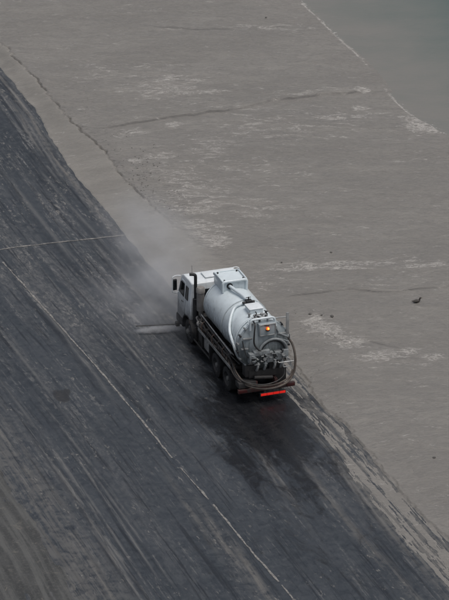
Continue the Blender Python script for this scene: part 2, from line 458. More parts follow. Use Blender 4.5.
for a_ in [((0, 76), (52, 142), .055, 1.0), ((0, 92), (40, 150), .05, .8), ((0, 104), (60, 182), .07, .55), ((57, 468), (125, 566), .05, .9), ((72, 450), (150, 566), .045, .8), ((40, 400), (140, 530), .05, .5),
           ((62, 478), (160, 612), .05, .7), ((90, 470), (170, 580), .05, .5), ((30, 290), (110, 395), .10, .5), ((120, 335), (150, 372), .06, .9), ((128, 338), (160, 378), .05, .6), ((105, 330), (125, 352), .07, .9),
           ((170, 300), (140, 268), .10, .8), ((100, 250), (160, 318), .08, .6), ((130, 240), (178, 292), .12, .7), ((252, 435), (300, 510), .05, .6), ((240, 420), (285, 500), .05, .5), ((300, 415), (400, 545), .06, .6), ((310, 425), (360, 500), .05, .7),
           ((180, 400), (260, 490), .05, .35), ((10, 180), (110, 300), .12, .45), ((40, 170), (130, 270), .08, .45), ((20, 110), (70, 190), .06, .5), ((0, 330), (70, 420), .06, .4), ((0, 380), (80, 490), .06, .4), ((70, 490), (130, 580), .04, .8), ((84, 490), (140, 575), .04, .7), ((48, 440), (100, 520), .045, .7), ((30, 430), (84, 512), .045, .6), ((100, 540), (150, 612), .05, .8)]:
    track_line(*a_)
spot = np.maximum(blob(X, Y, 61, 396, .38, .75, heading - math.pi / 2), .8 * blob(X, Y, 66, 392, .25, .5))
camber = 0.010 * (fbm(V * .5, Y * .15, 3, 2) - .5)
road = grid_obj('road', X, Y, camber, M['road'], dict(wet=wet, dust=np.clip(dust, 0, 1), film=film, spot=spot, track=np.clip(track, 0, 1), rut=np.clip(rut, 0, 1)), flow=(X - FLOW(Y), Y))

# mud flat: a height field whose ragged rim laps over the road
mv = concat_axis((-1.2, 3.4, 0.04), (3.4, 27, 0.07), (27, 60, 1.5))
my = concat_axis((60, 106, 2.0), (106, 188, 0.072), (188, 330, 4.0))
V, Y = np.meshgrid(mv, my)
e1, e2 = E1(Y), E2(Y)
X = e1 + V
gap = np.maximum(e2 - e1, 0.35)
jag = 0.30 * (fbm(Y * 1.1, V * 0.3, 4, 31) - .5)
jag2 = 0.34 * (fbm(Y * 3.3, V * 1.2, 3, 37) - .5)
t = (V + jag * 0.7) / gap
vd = V - gap + jag + jag2                     # metres beyond the outer edge
b = sstep(Y_DN, Y_UP, Y)
ds = (SHORE(Y) - X) * 0.8
ZW = 0.05
flat = ZW + np.clip(ds * 0.022, -0.14, 0.16)
flat = flat + (0.028 * (fbm(X * .35, Y * .5, 4, 3) - .5) + 0.022 * (fbm(X * 1.1, Y * 2.1, 3, 8) - .5)) * sstep(-1, 4, ds)
rip = fbm(X * 1.2 + Y * .2, Y * 3.4, 3, 13) - .5
flat = flat + 0.018 * rip * sstep(0.5, 5, ds)
# steps across the flat: the far side stands a hand's breadth higher
crease_shade = np.zeros_like(X)  # mask for the painted shade of step faces and the bank crack
lift = np.zeros_like(X)
def step_line(pxs, hgt, w=0.05, jit=0.25, fade=4.0, ends=0.8):
    P = np.array([G(*p) for p in pxs])
    yl = np.interp(X, P[:, 0], P[:, 1]) + jit * (fbm(X * 1.3, X * 0 + 1, 4, int(hgt * 1000)) - .5)
    win = sstep(P[0, 0] - ends, P[0, 0] + ends, X) * (1 - sstep(P[-1, 0] - ends, P[-1, 0] + ends, X))
    d = Y - yl
    pt = sstep(.34, .52, fbm(X * .9, X * 0 + 7, 3, 91))
    crease_shade[:] = np.maximum(crease_shade, win * min(.9, hgt * 17) * np.exp(-((d + .02) / max(.048, w * .8)) ** 2) * (.45 + .55 * pt))  # shade of the step face, painted as a thin dark line
    lift[:] = np.maximum(lift, win * min(1, hgt * 9) * np.exp(-((d - .5) / .35) ** 2))
    return hgt * win * sstep(-w, w, d) * np.exp(-np.maximum(d, 0) / fade)
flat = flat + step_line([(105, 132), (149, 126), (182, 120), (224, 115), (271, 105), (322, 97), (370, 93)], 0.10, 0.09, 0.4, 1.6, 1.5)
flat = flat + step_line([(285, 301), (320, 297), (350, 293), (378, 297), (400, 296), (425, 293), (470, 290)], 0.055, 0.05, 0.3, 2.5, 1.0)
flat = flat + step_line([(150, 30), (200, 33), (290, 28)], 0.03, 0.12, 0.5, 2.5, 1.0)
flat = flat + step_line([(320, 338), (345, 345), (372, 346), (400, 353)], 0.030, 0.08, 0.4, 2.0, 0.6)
rough = np.zeros_like(X)
rough = np.maximum(rough, 0.85 * sstep(0.0, .2, vd) * np.exp(-np.maximum(vd - .4, 0) / .5) * sstep(G(0, 280)[1], G(0, 230)[1], Y) * (1 - .75 * sstep(G(0, 130)[1], G(0, 90)[1], Y)))
for (px, py, a, bb, s) in [(140, 178, .6, 2.4, .9), (160, 205, 1.2, 2.6, .75), (200, 235, 1.4, 2.5, .45), (112, 135, .7, 2.2, .5), (82, 110, 1.2, 3.2, .5), (322, 321, .9, .7, .8), (300, 330, .5, 2.5, .55), (375, 345, 1.2, 1.2, .35),
                           (320, 385, 1.4, 3.0, .30), (5, 30, .5, 2.5, .6), (20, 45, .6, 1.5, .35), (345, 430, .6, 1.5, .35), (200, 150, 2.5, 3, .22)]:
    rough = np.maximum(rough, s * blob(X, Y, px, py, a, bb))

flat = flat + 0.075 * rough * (fbm(X * 3.0, Y * 3.0, 3, 21) - .45)
foam = 0.10 + 0.45 * lift  # lift adds a pale band behind each step
for (px, py, a, bb, s) in [(165, 88, 2.8, 3.4, .6), (185, 98, 1.3, 1.2, .68), (205, 96, 1.4, .5, .9), (130, 137, .9, .6, .8), (174, 128, .6, .5, .9), (160, 161, 1.2, .7, .8), (135, 165, .5, .5, 1.0),
                           (212, 150, 1.3, 1.8, .7), (195, 205, 2.0, 3.5, .66), (205, 235, 1.2, 1.8, .82), (180, 180, 1.6, 2.6, .6), (216, 246, .8, .9, 1.1), (250, 215, 2.5, 1.5, .55), (300, 271, 1.5, .6, .95), (360, 268, 4.0, .45, .85), (430, 270, 2.2, .35, .9),
                           (315, 325, .7, 1.0, 1.0), (330, 335, .8, 1.0, .95), (350, 347, .9, .7, 1.0), (378, 361, 1.2, .6, .95), (410, 356, .5, .45, 1.0), (432, 362, .7, .5, 1.0), (361, 92, .5, .5, 1.2), (358, 110, .6, .35, 1.2),
                           (420, 125, 1.0, 1.4, 1.25), (434, 130, .8, .6, 1.3), (270, 30, 3, .7, .55), (60, 1, 3.2, .6, .75), (280, 130, 4.5, 2.5, .5), (340, 120, 2.6, .8, .7), (240, 170, 3, 3, .4), (330, 405, 1.5, 2.0, .25), (100, 75, 1.4, 2, .55), (345, 272, 1.0, .35, 1.0), (270, 285, 1.2, 1.2, .6)]:
    foam = np.maximum(foam, s * blob(X, Y, px, py, a, bb, 0.12))
foam = np.maximum(foam, 1.25 * np.exp(-((ds - .03) / .07) ** 2) * sstep(.35, .6, fbm(Y * .35, Y * 0 + 4, 3, 44)))
# bank left by the blade (above the truck)
crack = np.exp(-((vd - .03) / .05) ** 2) * (0.45 + 0.55 * sstep(.38, .55, fbm(Y * .8, Y * 0, 3, 55)))
bank = 0.02 + 0.26 * sstep(-0.05, 1.02, t) + 0.025 * (fbm(V * 1.2, Y * .5, 3, 61) - .5)
inland = sstep(2.0, 6.0, ds)
top = np.where(inland > 0, np.maximum(flat, 0.10 * inland), flat)
hb = np.where(vd < 0, bank, bank * np.exp(-np.maximum(vd, 0) / 1.2) + top * (1 - np.exp(-np.maximum(vd, 0) / 1.2)))
hb = np.maximum(hb - 0.12 * sstep(G(0, 250)[1], G(0, 200)[1], Y) * crack * sstep(0.55, 0.9, t), np.minimum(hb, .015))
hb = np.where(t < 0, -0.05 + 0.07 * sstep(-.12, 0, t), hb)
# scraped film (below the truck): mud where the noise stands proud of the road
fl_ = X - FLOW(Y)
sv = fbm(fl_ * 9.0, Y * .16, 4, 73, .7)
lump = fbm(fl_ * 5.0, Y * .9, 6, 75, .8)
thr = np.interp(t, [-.4, -.05, .03, .10, .22, .55, .66, .80, .93, 1.0], [.9, .60, .485, .56, .50, .47, .47, .55, .53, .2])
film_h = 0.10 * (0.5 * sv + 0.5 * lump - thr)
film_h = np.clip(film_h, -0.03, 0.022)
hd = np.where(vd < 0, film_h, np.maximum(film_h, 0) + np.where(inland > 0, np.maximum(flat, 0.06 * inland), flat) * (.25 * sstep(-.03, .06, vd) + .75 * sstep(0, 2.0, vd)) )
H = hb * b + hd * (1 - b)
crease_shade = np.maximum(crease_shade, .62 * np.exp(-((vd - .03) / .04) ** 2) * b * sstep(G(0, 245)[1], G(0, 190)[1], Y) * (.2 + .8 * sstep(.36, .52, fbm(Y * .8, Y * 0, 3, 55))))  # shade inside the bank crack, painted as a dark line
bankm = np.clip((1 - sstep(-.1, .15, vd)) * (0.2 + .8 * b), 0, 1)
mud = grid_obj('mud_flat', X, Y, H, M['mud'], dict(bank=bankm, rough=np.clip(rough, 0, 1), foam=np.clip(foam, 0, 1.4), crease_shade=np.clip(crease_shade, 0, 1)))

# water beyond the shore
wv = concat_axis((-3, 16, 0.25), (16, 60, 4.0), (60, 2000, 97.0))
wy = concat_axis((60, 110, 5.0), (110, 190, 0.4), (190, 1500, 40.0))
V, Y = np.meshgrid(wv, wy)
X = SHORE(Y) + V
deep = sstep(-1.0, 15.0, V) * 1.15
grid_obj('water', X, Y, np.full_like(X, ZW), M['water'], dict(deep=deep, foam=.7 * np.exp(-((V * .8) / .2) ** 2)))

# verge at lower left
vv = concat_axis((-80, -12, 4.0), (-12, 1.2, 0.07))
vy = concat_axis((60, 104, 2.0), (104, 150, 0.15), (150, 320.1, 4.0))
V, Y = np.meshgrid(vv, vy)
X = VERGE(Y) + V
edge = -V - 0.5 + 0.7 * (fbm(Y * .4, V * .3, 3, 81) - .5)
sg = fbm(V * 4.0, Y * .5, 5, 85, .75)
Z = -0.030 + 0.040 * sstep(-.5, 1.3, edge) + 0.045 * (sg - .5) + 0.02 * (fbm(X * .9, Y * .9, 4, 86) - .5) * sstep(.6, 2, edge)
Z = np.clip(Z, -.03, .04)
rim = np.exp(-((edge - .35) / .22) ** 2)
grid_obj('verge', X, Y, Z, M['verge'], dict(rim=rim), flow=(V, Y))

# ragged strips: silted joints across and along the road
def strip(name, pts, w, mat, gapf, seed, parent, z=0.012, jitw=0.5):
    rs = np.random.default_rng(seed)
    P = np.array(pts)
    seg = np.linalg.norm(np.diff(P, axis=0), axis=1)
    s = np.concatenate([[0], np.cumsum(seg)])
    n = int(s[-1] / 0.09)
    q = np.linspace(0, s[-1], n)
    x, y = np.interp(q, s, P[:, 0]), np.interp(q, s, P[:, 1])
    tx, ty = np.gradient(x), np.gradient(y)
    l = np.hypot(tx, ty); tx /= l; ty /= l
    keep = fbm(q * .55, q * 0 + seed, 4, seed) > gapf
    wl = w * (.5 + jitw * (fbm(q * 2.2, q * 0 + 5, 4, seed + 1) - .5) * 2)
    wr = w * (.5 + jitw * (fbm(q * 2.2, q * 0 + 9, 4, seed + 2) - .5) * 2)
    off = 0.05 * (fbm(q * .5, q * 0 + 2, 3, seed + 4) - .5)
    vs_, fs = [], []
    for i in range(n):
        for sgn, ww in ((1, wl[i]), (-1, wr[i])):
            o_ = sgn * ww + off[i]
            vs_.append((x[i] - ty[i] * o_, y[i] + tx[i] * o_, z))
    for i in range(n - 1):
        if keep[i] and keep[i + 1]:
            a = 2 * i
            fs.append((a, a + 1, a + 3, a + 2))
    me = bpy.data.meshes.new(name)
    me.from_pydata(vs_, [], fs)
    me.update()
    me.materials.append(mat)
    o = bpy.data.objects.new(name, me)
    COL.objects.link(o)
    o.parent = parent
    return o
yy = np.linspace(104, G(10, 262)[1], 260)
strip('centre_line', np.stack([CENTRE(yy), yy], -1), 0.07, M['line'], 0.25, 6, road, jitw=.75)
strip('cross_line', [G(-60, 254), G(0, 249.5), G(20, 246.5), G(70, 241), G(128, 235)], 0.08, M['line'], 0.10, 25, road, jitw=.8)

# ------------------------------------------------------------------ mesh builder
class MB:
    def __init__(self):
        self.v, self.f, self.sm = [], [], []
    def add(self, vs_, fs, smooth=False):
        o = len(self.v)
        self.v += [tuple(p) for p in vs_]
        self.f += [tuple(i + o for i in f) for f in fs]
        self.sm += [smooth] * len(fs)
        return self
    def bm(self, bm, smooth=False):
        bm.verts.ensure_lookup_table()
        bm.verts.index_update()
        self.add([v.co[:] for v in bm.verts], [[v.index for v in f.verts] for f in bm.faces], smooth)
        bm.free()
        return self
    def box(self, x0, x1, y0, y1, z0, z1, bev=0.012, seg=2, rot=None, piv=None):
        b_ = bmesh.new()
        bmesh.ops.create_cube(b_, size=1)
        for v in b_.verts:
            v.co = Vector(((x0 + x1) / 2 + v.co.x * (x1 - x0), (y0 + y1) / 2 + v.co.y * (y1 - y0), (z0 + z1) / 2 + v.co.z * (z1 - z0)))
        if bev:
            bmesh.ops.bevel(b_, geom=b_.edges[:], offset=bev, segments=seg, affect='EDGES', profile=0.6)
        if rot is not None:
            p = Vector(piv or ((x0 + x1) / 2, (y0 + y1) / 2, (z0 + z1) / 2))
            for v in b_.verts:
                v.co = p + rot @ (v.co - p)
        return self.bm(b_)
    def prism(self, poly, y0, y1, bev=0.0, seg=2, fn=None, axis='y'):
        """polygon in (x,z) extruded along y"""
        b_ = bmesh.new()
        A = [b_.verts.new((p[0], y0, p[1])) for p in poly]
        B = [b_.verts.new((p[0], y1, p[1])) for p in poly]
        n = len(poly)
        b_.faces.new(A); b_.faces.new(B[::-1])
        for i in range(n):
            b_.faces.new((A[i], B[i], B[(i + 1) % n], A[(i + 1) % n]))
        bmesh.ops.recalc_face_normals(b_, faces=b_.faces[:])
        if bev:
            bmesh.ops.bevel(b_, geom=b_.edges[:], offset=bev, segments=seg, affect='EDGES', profile=0.6, clamp_overlap=True)
        if fn:
            for v in b_.verts:
                v.co = Vector(fn(*v.co))
        return self.bm(b_)
    def tube(self, pts, r, n=10, spline=True, closed=False, sub=6, caps=True):
        P = [Vector(p) for p in pts]
        if spline and len(P) > 2:
            Q = []
            m = len(P)
            rng = range(m if closed else m - 1)
            for i in rng:
                p0 = P[(i - 1) % m] if (closed or i > 0) else P[0] * 2 - P[1]
                p1, p2 = P[i], P[(i + 1) % m]
                p3 = P[(i + 2) % m] if (closed or i + 2 < m) else P[-1] * 2 - P[-2]
                for k in range(sub):
                    t_ = k / sub
                    Q.append(0.5 * ((2 * p1) + (p2 - p0) * t_ + (2 * p0 - 5 * p1 + 4 * p2 - p3) * t_ ** 2 + (3 * p1 - p0 - 3 * p2 + p3) * t_ ** 3))
            if not closed:
                Q.append(P[-1])
            P = Q
        m = len(P)
        ref = None
        vs_, fs = [], []
        for i in range(m):
            a = P[(i - 1) % m] if (closed or i > 0) else P[i]
            c = P[(i + 1) % m] if (closed or i < m - 1) else P[i]
            tn = (c - a).normalized()
            if ref is None:
                ref = tn.orthogonal().normalized()
            ref = (ref - tn * ref.dot(tn))
            ref = ref.normalized() if ref.length > 1e-6 else tn.orthogonal().normalized()
            bi = tn.cross(ref)
            rr = r[min(i, len(r) - 1)] if isinstance(r, (list, tuple)) else r
            for k in range(n):
                an = 2 * math.pi * k / n
                vs_.append(P[i] + (ref * math.cos(an) + bi * math.sin(an)) * rr)
        for i in range(m if closed else m - 1):
            j = (i + 1) % m
            for k in range(n):
                fs.append((i * n + k, i * n + (k + 1) % n, j * n + (k + 1) % n, j * n + k))
        self.add(vs_, fs, True)
        if caps and not closed:
            self.add(vs_[:n], [tuple(range(n))[::-1]])
            self.add(vs_[-n:], [tuple(range(n))])
        return self
    def rod(self, a, b_, r, n=10):
        return self.tube([a, b_], r, n, spline=False)
    def bent(self, pts, r, n=10, rad=0.08):
        """polyline with rounded corners"""
        P = [Vector(p) for p in pts]
        Q = [P[0]]
        for i in range(1, len(P) - 1):
            a, c = (P[i - 1] - P[i]), (P[i + 1] - P[i])
            d = min(rad, a.length * .45, c.length * .45)
            p1, p2 = P[i] + a.normalized() * d, P[i] + c.normalized() * d
            for k in range(5):
                t_ = k / 4
                Q.append(p1 * (1 - t_) ** 2 + P[i] * 2 * t_ * (1 - t_) + p2 * t_ ** 2)
        Q.append(P[-1])
        return self.tube(Q, r, n, spline=False)
    def lathe(self, prof, centre, axis='x', n=48, smooth=True, a0=0.0, a1=2 * math.pi):
        """profile [(along, radius)] spun about an axis through centre"""
        c = Vector(centre)
        full = abs(a1 - a0 - 2 * math.pi) < 1e-6
        m = n if full else n + 1
        vs_, fs = [], []
        for (s, r) in prof:
            for k in range(m):
                an = a0 + (a1 - a0) * k / n
                ca, sa = math.cos(an) * r, math.sin(an) * r
                if axis == 'x':
                    vs_.append(c + Vector((s, ca, sa)))
                elif axis == 'y':
                    vs_.append(c + Vector((sa, s, ca)))
                else:
                    vs_.append(c + Vector((ca, sa, s)))
        for i in range(len(prof) - 1):
            for k in range(n):
                k2 = (k + 1) % m
                fs.append((i * m + k, i * m + k2, (i + 1) * m + k2, (i + 1) * m + k))
        self.add(vs_, fs, smooth)
        return self
    def build(self, name, mat, parent=None, auto=True):
        me = bpy.data.meshes.new(name)
        me.from_pydata(self.v, [], self.f)
        b_ = bmesh.new()
        b_.from_mesh(me)
        bmesh.ops.remove_doubles(b_, verts=b_.verts[:], dist=1e-5)
        bmesh.ops.recalc_face_normals(b_, faces=b_.faces[:])
        for f in b_.faces:
            f.smooth = True
        for e in b_.edges:
            if len(e.link_faces) == 2 and e.calc_face_angle(0) > math.radians(38):
                e.smooth = False
        b_.to_mesh(me)
        b_.free()
        me.materials.append(mat)
        o = bpy.data.objects.new(name, me)
        COL.objects.link(o)
        if parent is not None:
            o.parent = parent
        return o

def rotm(ax, deg):
    return Matrix.Rotation(math.radians(deg), 3, ax)

# ------------------------------------------------------------------ the truck
# local frame: x forward, y to the truck's left, z up; origin on the road under the rear bumper
truck = bpy.data.objects.new('tanker_truck', None)
COL.objects.link(truck)
tx_, ty_ = G(267, 401.6)
truck.location = (tx_, ty_, 0.0)
truck.rotation_euler = (0, 0, heading)
truck['label'] = 'white six-wheel vacuum tanker truck with amber beacon and hoses, washing the dark road'
truck['category'] = 'truck'

def part(name, mb, mat, parent=truck, label=None):
    o = mb.build(name, M[mat], parent)
    if label:
        o['label'] = label
    return o

AX = (1.62, 3.0, 6.55)
WR = 0.52
# chassis
m = MB()
for s in (-1, 1):
    m.box(0.45, 7.7, s * 0.42 - .04, s * 0.42 + .04, 0.78, 1.06, 0.01)
for x in (0.6, 1.4, 2.3, 3.3, 4.2, 5.2, 6.0, 7.4):
    m.box(x - .06, x + .06, -.40, .40, .82, 1.02, 0.008)
for a in AX:
    m.rod((a, -.85, WR), (a, .85, WR), .085, 12)
for a in AX[:2]:
    m.lathe([(-.22, .0), (-.2, .16), (0, .21), (.2, .16), (.22, 0)], (a, 0, WR), 'y', 16)
m.rod((1.62, 0, .6), (6.0, 0, .85), .055, 10)
m.box(5.5, 7.0, -.38, .38, .72, 1.35, .05)
for s in (-1, 1):                      # leaf springs
    m.tube([(5.95, s * .42, .80), (6.55, s * .42, .62), (7.15, s * .42, .80)], .05, 6)
    m.tube([(1.5, s * .52, .72), (2.31, s * .52, .60), (3.1, s * .52, .72)], .07, 6)
part('chassis', m, 'chassis')

# wheels
def tyre_prof(w, R):
    return [(-w * .5, R * .62), (-w * .52, R * .80), (-w * .46, R * .95), (-w * .34, R), (-w * .12, R), (-w * .11, R - .018), (-w * .02, R - .018), (-w * .01, R),
            (w * .12, R), (w * .13, R - .018), (w * .2, R - .018), (w * .21, R), (w * .34, R), (w * .46, R * .95), (w * .52, R * .80), (w * .5, R * .62), (-w * .5, R * .62)]
def wheel(x, y, side, dish):
    w = .28
    e = bpy.data.objects.new('wheel', None)
    COL.objects.link(e)
    e.parent = truck
    e.location = (x, y, WR)
    t_ = MB().lathe(tyre_prof(w, WR), (0, 0, 0), 'y', 40)
    for k in range(40):                # shoulder blocks
        a = 2 * math.pi * k / 40
        for s in (-1, 1):
            c, s_ = math.cos(a), math.sin(a)
            r = Matrix.Rotation(a, 3, 'Y')
            t_.box(-.022, .022, s * w * .38 - .03, s * w * .38 + .03, WR - .02, WR + .006, 0, rot=r, piv=(0, 0, 0))
    part('tyre', t_, 'rubber', e)
    o = side * (w * .5)
    if dish > 0:      # front: face stands proud
        prof = [(o * .9, WR * .64), (o * 1.02, WR * .60), (o * .75, WR * .56), (o * .55, WR * .50), (o * .9, WR * .36), (o * 1.05, WR * .30), (o * 1.05, 0)]
    else:             # rear dual: face deep in the wheel
        prof = [(o * .9, WR * .64), (o * 1.02, WR * .60), (o * .7, WR * .57), (o * .2, WR * .53), (o * -.15, WR * .44), (o * -.3, WR * .30), (o * -.3, 0)]
    r_ = MB().lathe(prof, (0, 0, 0), 'y', 32)
    part('rim', r_, 'rim', e)
    h0 = o * 1.05 if dish > 0 else o * -.3
    h = MB().lathe([(h0, .13), (h0 + side * .06, .125), (h0 + side * (.10 if dish > 0 else .17), .10), (h0 + side * (.11 if dish > 0 else .19), .04), (h0 + side * (.11 if dish > 0 else .19), 0)], (0, 0, 0), 'y', 16)
    for k in range(10):
        a = 2 * math.pi * k / 10
        p = Vector((math.sin(a) * .165, h0, math.cos(a) * .165))
        h.rod(p, p + Vector((0, side * .035, 0)), .014, 6)
    part('hub', h, 'hub', e)
for s in (-1, 1):
    wheel(AX[2], s * 1.02, s, 1)
    for a in AX[:2]:
        wheel(a, s * 1.06, s, -1)
        wheel(a, s * .73, s, -1)

# ---- cab
def ywid(z):
    return 1.22 - 0.09 * max(0.0, (z - 1.85)) / 1.0
def cabfn(x, y, z):
    k = ywid(z) / 1.22
    # crowned roof
    if z > 2.6:
        z = z + 0.05 * (1 - (y / 1.22) ** 2) * min(1, (z - 2.6) / .2)
    return (x, y * k, z)
cab_poly = [(6.22, 1.16), (6.22, 1.9), (6.26, 2.84), (6.6, 2.87), (7.35, 2.85), (7.58, 2.74), (7.82, 1.98), (7.92, 1.80), (7.95, 0.80), (7.20, .80), (7.12, 1.02), (7.0, 1.16)]
m = MB().prism(cab_poly, -1.22, 1.22, 0.055, 3, cabfn)
cab = part('cab', m, 'cab')
def side_panel(poly, side, d0, d1, bev=0.006):
    """thin plate following the side of the cab; poly in (x,z)"""
    m_ = MB()
    b_ = bmesh.new()
    A = [b_.verts.new((p[0], side * (ywid(p[1]) + d0), p[1])) for p in poly]
    B = [b_.verts.new((p[0], side * (ywid(p[1]) + d1), p[1])) for p in poly]
    n = len(poly)
    b_.faces.new(A); b_.faces.new(B[::-1])
    for i in range(n):
        b_.faces.new((A[i], B[i], B[(i + 1) % n], A[(i + 1) % n]))
    bmesh.ops.recalc_face_normals(b_, faces=b_.faces[:])
    if bev:
        bmesh.ops.bevel(b_, geom=b_.edges[:], offset=bev, segments=1, affect='EDGES')
    return m_.bm(b_)
def ring_pts(poly, side, d):
    return [(p[0], side * (ywid(p[1]) + d), p[1]) for p in poly]
DOOR = [(6.98, 1.20), (6.98, 2.62), (7.42, 2.62), (7.60, 2.52), (7.74, 1.96), (7.80, 1.72), (7.80, 1.20)]
WIN = [(7.06, 1.94), (7.06, 2.53), (7.40, 2.53), (7.53, 2.46), (7.64, 1.98)]
QUART = [(6.58, 1.95), (6.58, 2.53), (6.86, 2.53), (6.86, 1.95)]
for s in (-1, 1):
    d = part('door', side_panel(DOOR, s, -.02, .014, .008), 'cab')
    part('window_pane', side_panel(WIN, s, .006, .018, .003), 'glass', d)
    part('window_gasket', MB().tube(ring_pts(WIN, s, .018), .014, 6, spline=False, closed=True), 'black', d)
    part('handle', MB().bent([(7.06, s * 1.235, 1.70), (7.06, s * 1.27, 1.70), (7.22, s * 1.27, 1.70), (7.22, s * 1.235, 1.70)], .014, 6, .02), 'black', d)
    part('quarter_window', side_panel(QUART, s, .0, .012, .003), 'glass', cab)
    part('window_gasket', MB().tube(ring_pts(QUART, s, .012), .014, 6, spline=False, closed=True), 'black', cab)
    # step well and side flap below the door
    m = MB().box(7.24, 7.86, s * 1.10 - .1, s * 1.10 + .1, .42, .80, .02).box(7.3, 7.8, s * 1.17 - .06, s * 1.17 + .06, .56, .60, .006)
    part('step', m, 'black')
# windscreen
def wsx(z):
    return 7.58 + (2.74 - z) / (2.74 - 1.98) * .24
m = MB()
b_ = bmesh.new()
q = []
for dz in (0.0, 0.014):
    for (y, z) in ((-1.06, 2.04), (1.06, 2.04), (.99, 2.66), (-.99, 2.66)):
        q.append(b_.verts.new((wsx(z) + .012 + dz, y, z + dz * .3)))
b_.faces.new(q[:4]); b_.faces.new(q[4:][::-1])
for i in range(4):
    b_.faces.new((q[i], q[4 + i], q[4 + (i + 1) % 4], q[(i + 1) % 4]))
part('windscreen', m.bm(b_), 'glass', cab)
part('windscreen_gasket', MB().tube([(wsx(z) + .025, y, z) for y, z in ((-1.06, 2.04), (1.06, 2.04), (.99, 2.66), (-.99, 2.66))], .02, 6, spline=False, closed=True), 'black', cab)
m = MB()
for s in (-1, 1):                     # wipers
    m.rod((7.84, s * .25 - .2, 2.03), (7.76, s * .25 + .25, 2.38), .012, 6)
part('wiper', m, 'black', cab)
g = MB().box(7.945, 7.975, -.85, .85, 1.12, 1.66, .01)
gr = part('grille', g, 'black', cab)
for k in range(5):
    z = 1.18 + k * .105
    part('slat', MB().box(7.97, 7.995, -.80, .80, z, z + .045, .008), 'cab', gr) if False else part('grille_slat', MB().box(7.977, 8.0, -.80, .80, z, z + .045, .008), 'cab', cab)
# roof hatch, sun visor, antenna
m = MB().box(6.55, 7.15, -.45, .42, 2.895, 2.945, .02)
part('roof_hatch', m, 'cab', cab)
m = MB().tube([(7.05, .85, 2.86), (7.04, .85, 3.0), (7.02, .86, 3.36)], [.012] * 7 + [.007] * 6, 6)
part('antenna', m, 'black', cab)
m = MB().box(6.215, 6.235, -.6, .6, 2.0, 2.55, .004)
part('rear_window', m, 'glass', cab)
# bumper, headlights, front wheel arches
m = MB().prism([(7.72, .42), (7.72, .80), (8.03, .80), (8.10, .70), (8.10, .48), (8.03, .42)], -1.22, 1.22, .03, 2)
part('front_bumper', m, 'black')
for s in (-1, 1):
    m = MB().lathe([(0, .0), (.02, .09), (.0, .115), (-.03, .125)], (8.10, s * .88, .61), 'x', 20)
    part('headlight', m, 'head')
    prof = []
    m = MB()
    n = 14
    vs_, fs = [], []
    for i in range(n + 1):
        a = math.radians(-8 + 190 * i / n)
        c, s_ = math.cos(a), math.sin(a)
        for (r, y) in ((.66, s * .82), (.66, s * 1.24), (.70, s * 1.25), (.70, s * .82)):
            vs_.append((AX[2] + c * r, y, WR + .04 + s_ * r * .98))
    for i in range(n):
        for k in range(4):
            fs.append((i * 4 + k, i * 4 + (k + 1) % 4, (i + 1) * 4 + (k + 1) % 4, (i + 1) * 4 + k))
    fs += [(0, 1, 2, 3), tuple(n * 4 + k for k in range(4))]
    m.add(vs_, fs)
    part('wheel_arch', m, 'black')
    # mirrors
    mm = MB().bent([(7.66, s * 1.15, 2.66), (7.70, s * 1.36, 2.68), (7.68, s * 1.52, 2.62), (7.68, s * 1.52, 1.92), (7.72, s * 1.36, 1.84), (7.74, s * 1.22, 1.88)], .026, 8, .06)
    mir = part('mirror_bracket', mm, 'cab')
    part('mirror_housing', MB().box(7.66, 7.76, s * 1.41 - .10, s * 1.41 + .10, 2.0, 2.50, .03), 'black', mir)
    part('mirror_glass', MB().box(7.646, 7.659, s * 1.41 - .08, s * 1.41 + .08, 2.04, 2.46, .003), 'glass', mir)
m = MB().box(6.18, 6.5, 1.08, 1.20, .96, 1.14, .02)
part('cab_mount', m, 'brown')

# exhaust and air filter behind the cab
m = MB().bent([(6.08, 1.02, 1.15), (6.08, 1.02, 3.36), (6.13, 1.27, 3.38)], .07, 14, .13)
m.lathe([(-.5, .075), (-.48, .12), (.48, .12), (.5, .075)], (6.08, 1.02, 1.75), 'z', 18)
part('exhaust_stack', m, 'black')
m = MB().lathe([(-.62, 0), (-.62, .16), (-.60, .17), (.20, .17), (.22, .19), (.40, .19), (.46, .15), (.47, 0)], (5.78, .90, 2.42), 'z', 24)
m.tube([(5.78, .90, 1.82), (5.80, .85, 1.5), (6.0, .6, 1.35)], .07, 10)
part('air_filter', m, 'filter')
m = MB()
for (x, y, z, dx, dy, dz) in ((5.62, .5, 1.35, .2, .35, .3), (5.75, .75, 1.2, .22, .3, .25), (5.9, 0, 1.5, .15, .7, .5), (5.6, -.6, 1.4, .2, .5, .4)):
    m.box(x - dx, x + dx, y - dy, y + dy, z - dz, z + dz, .03)
m.tube([(5.9, .95, 1.5), (5.6, 1.05, 1.25), (5.3, 1.0, 1.2), (5.0, .9, 1.1)], .04, 8)
m.tube([(6.0, .7, 1.6), (5.55, .95, 1.45), (5.2, 1.1, 1.15)], .03, 8)
part('vacuum_pump', m, 'chassis')
m = MB().rod((5.35, 1.02, 1.28), (5.62, 1.02, 1.28), .13, 14).rod((5.66, .98, 1.32), (5.95, .98, 1.40), .09, 12)
part('pump_motor', m, 'filter')

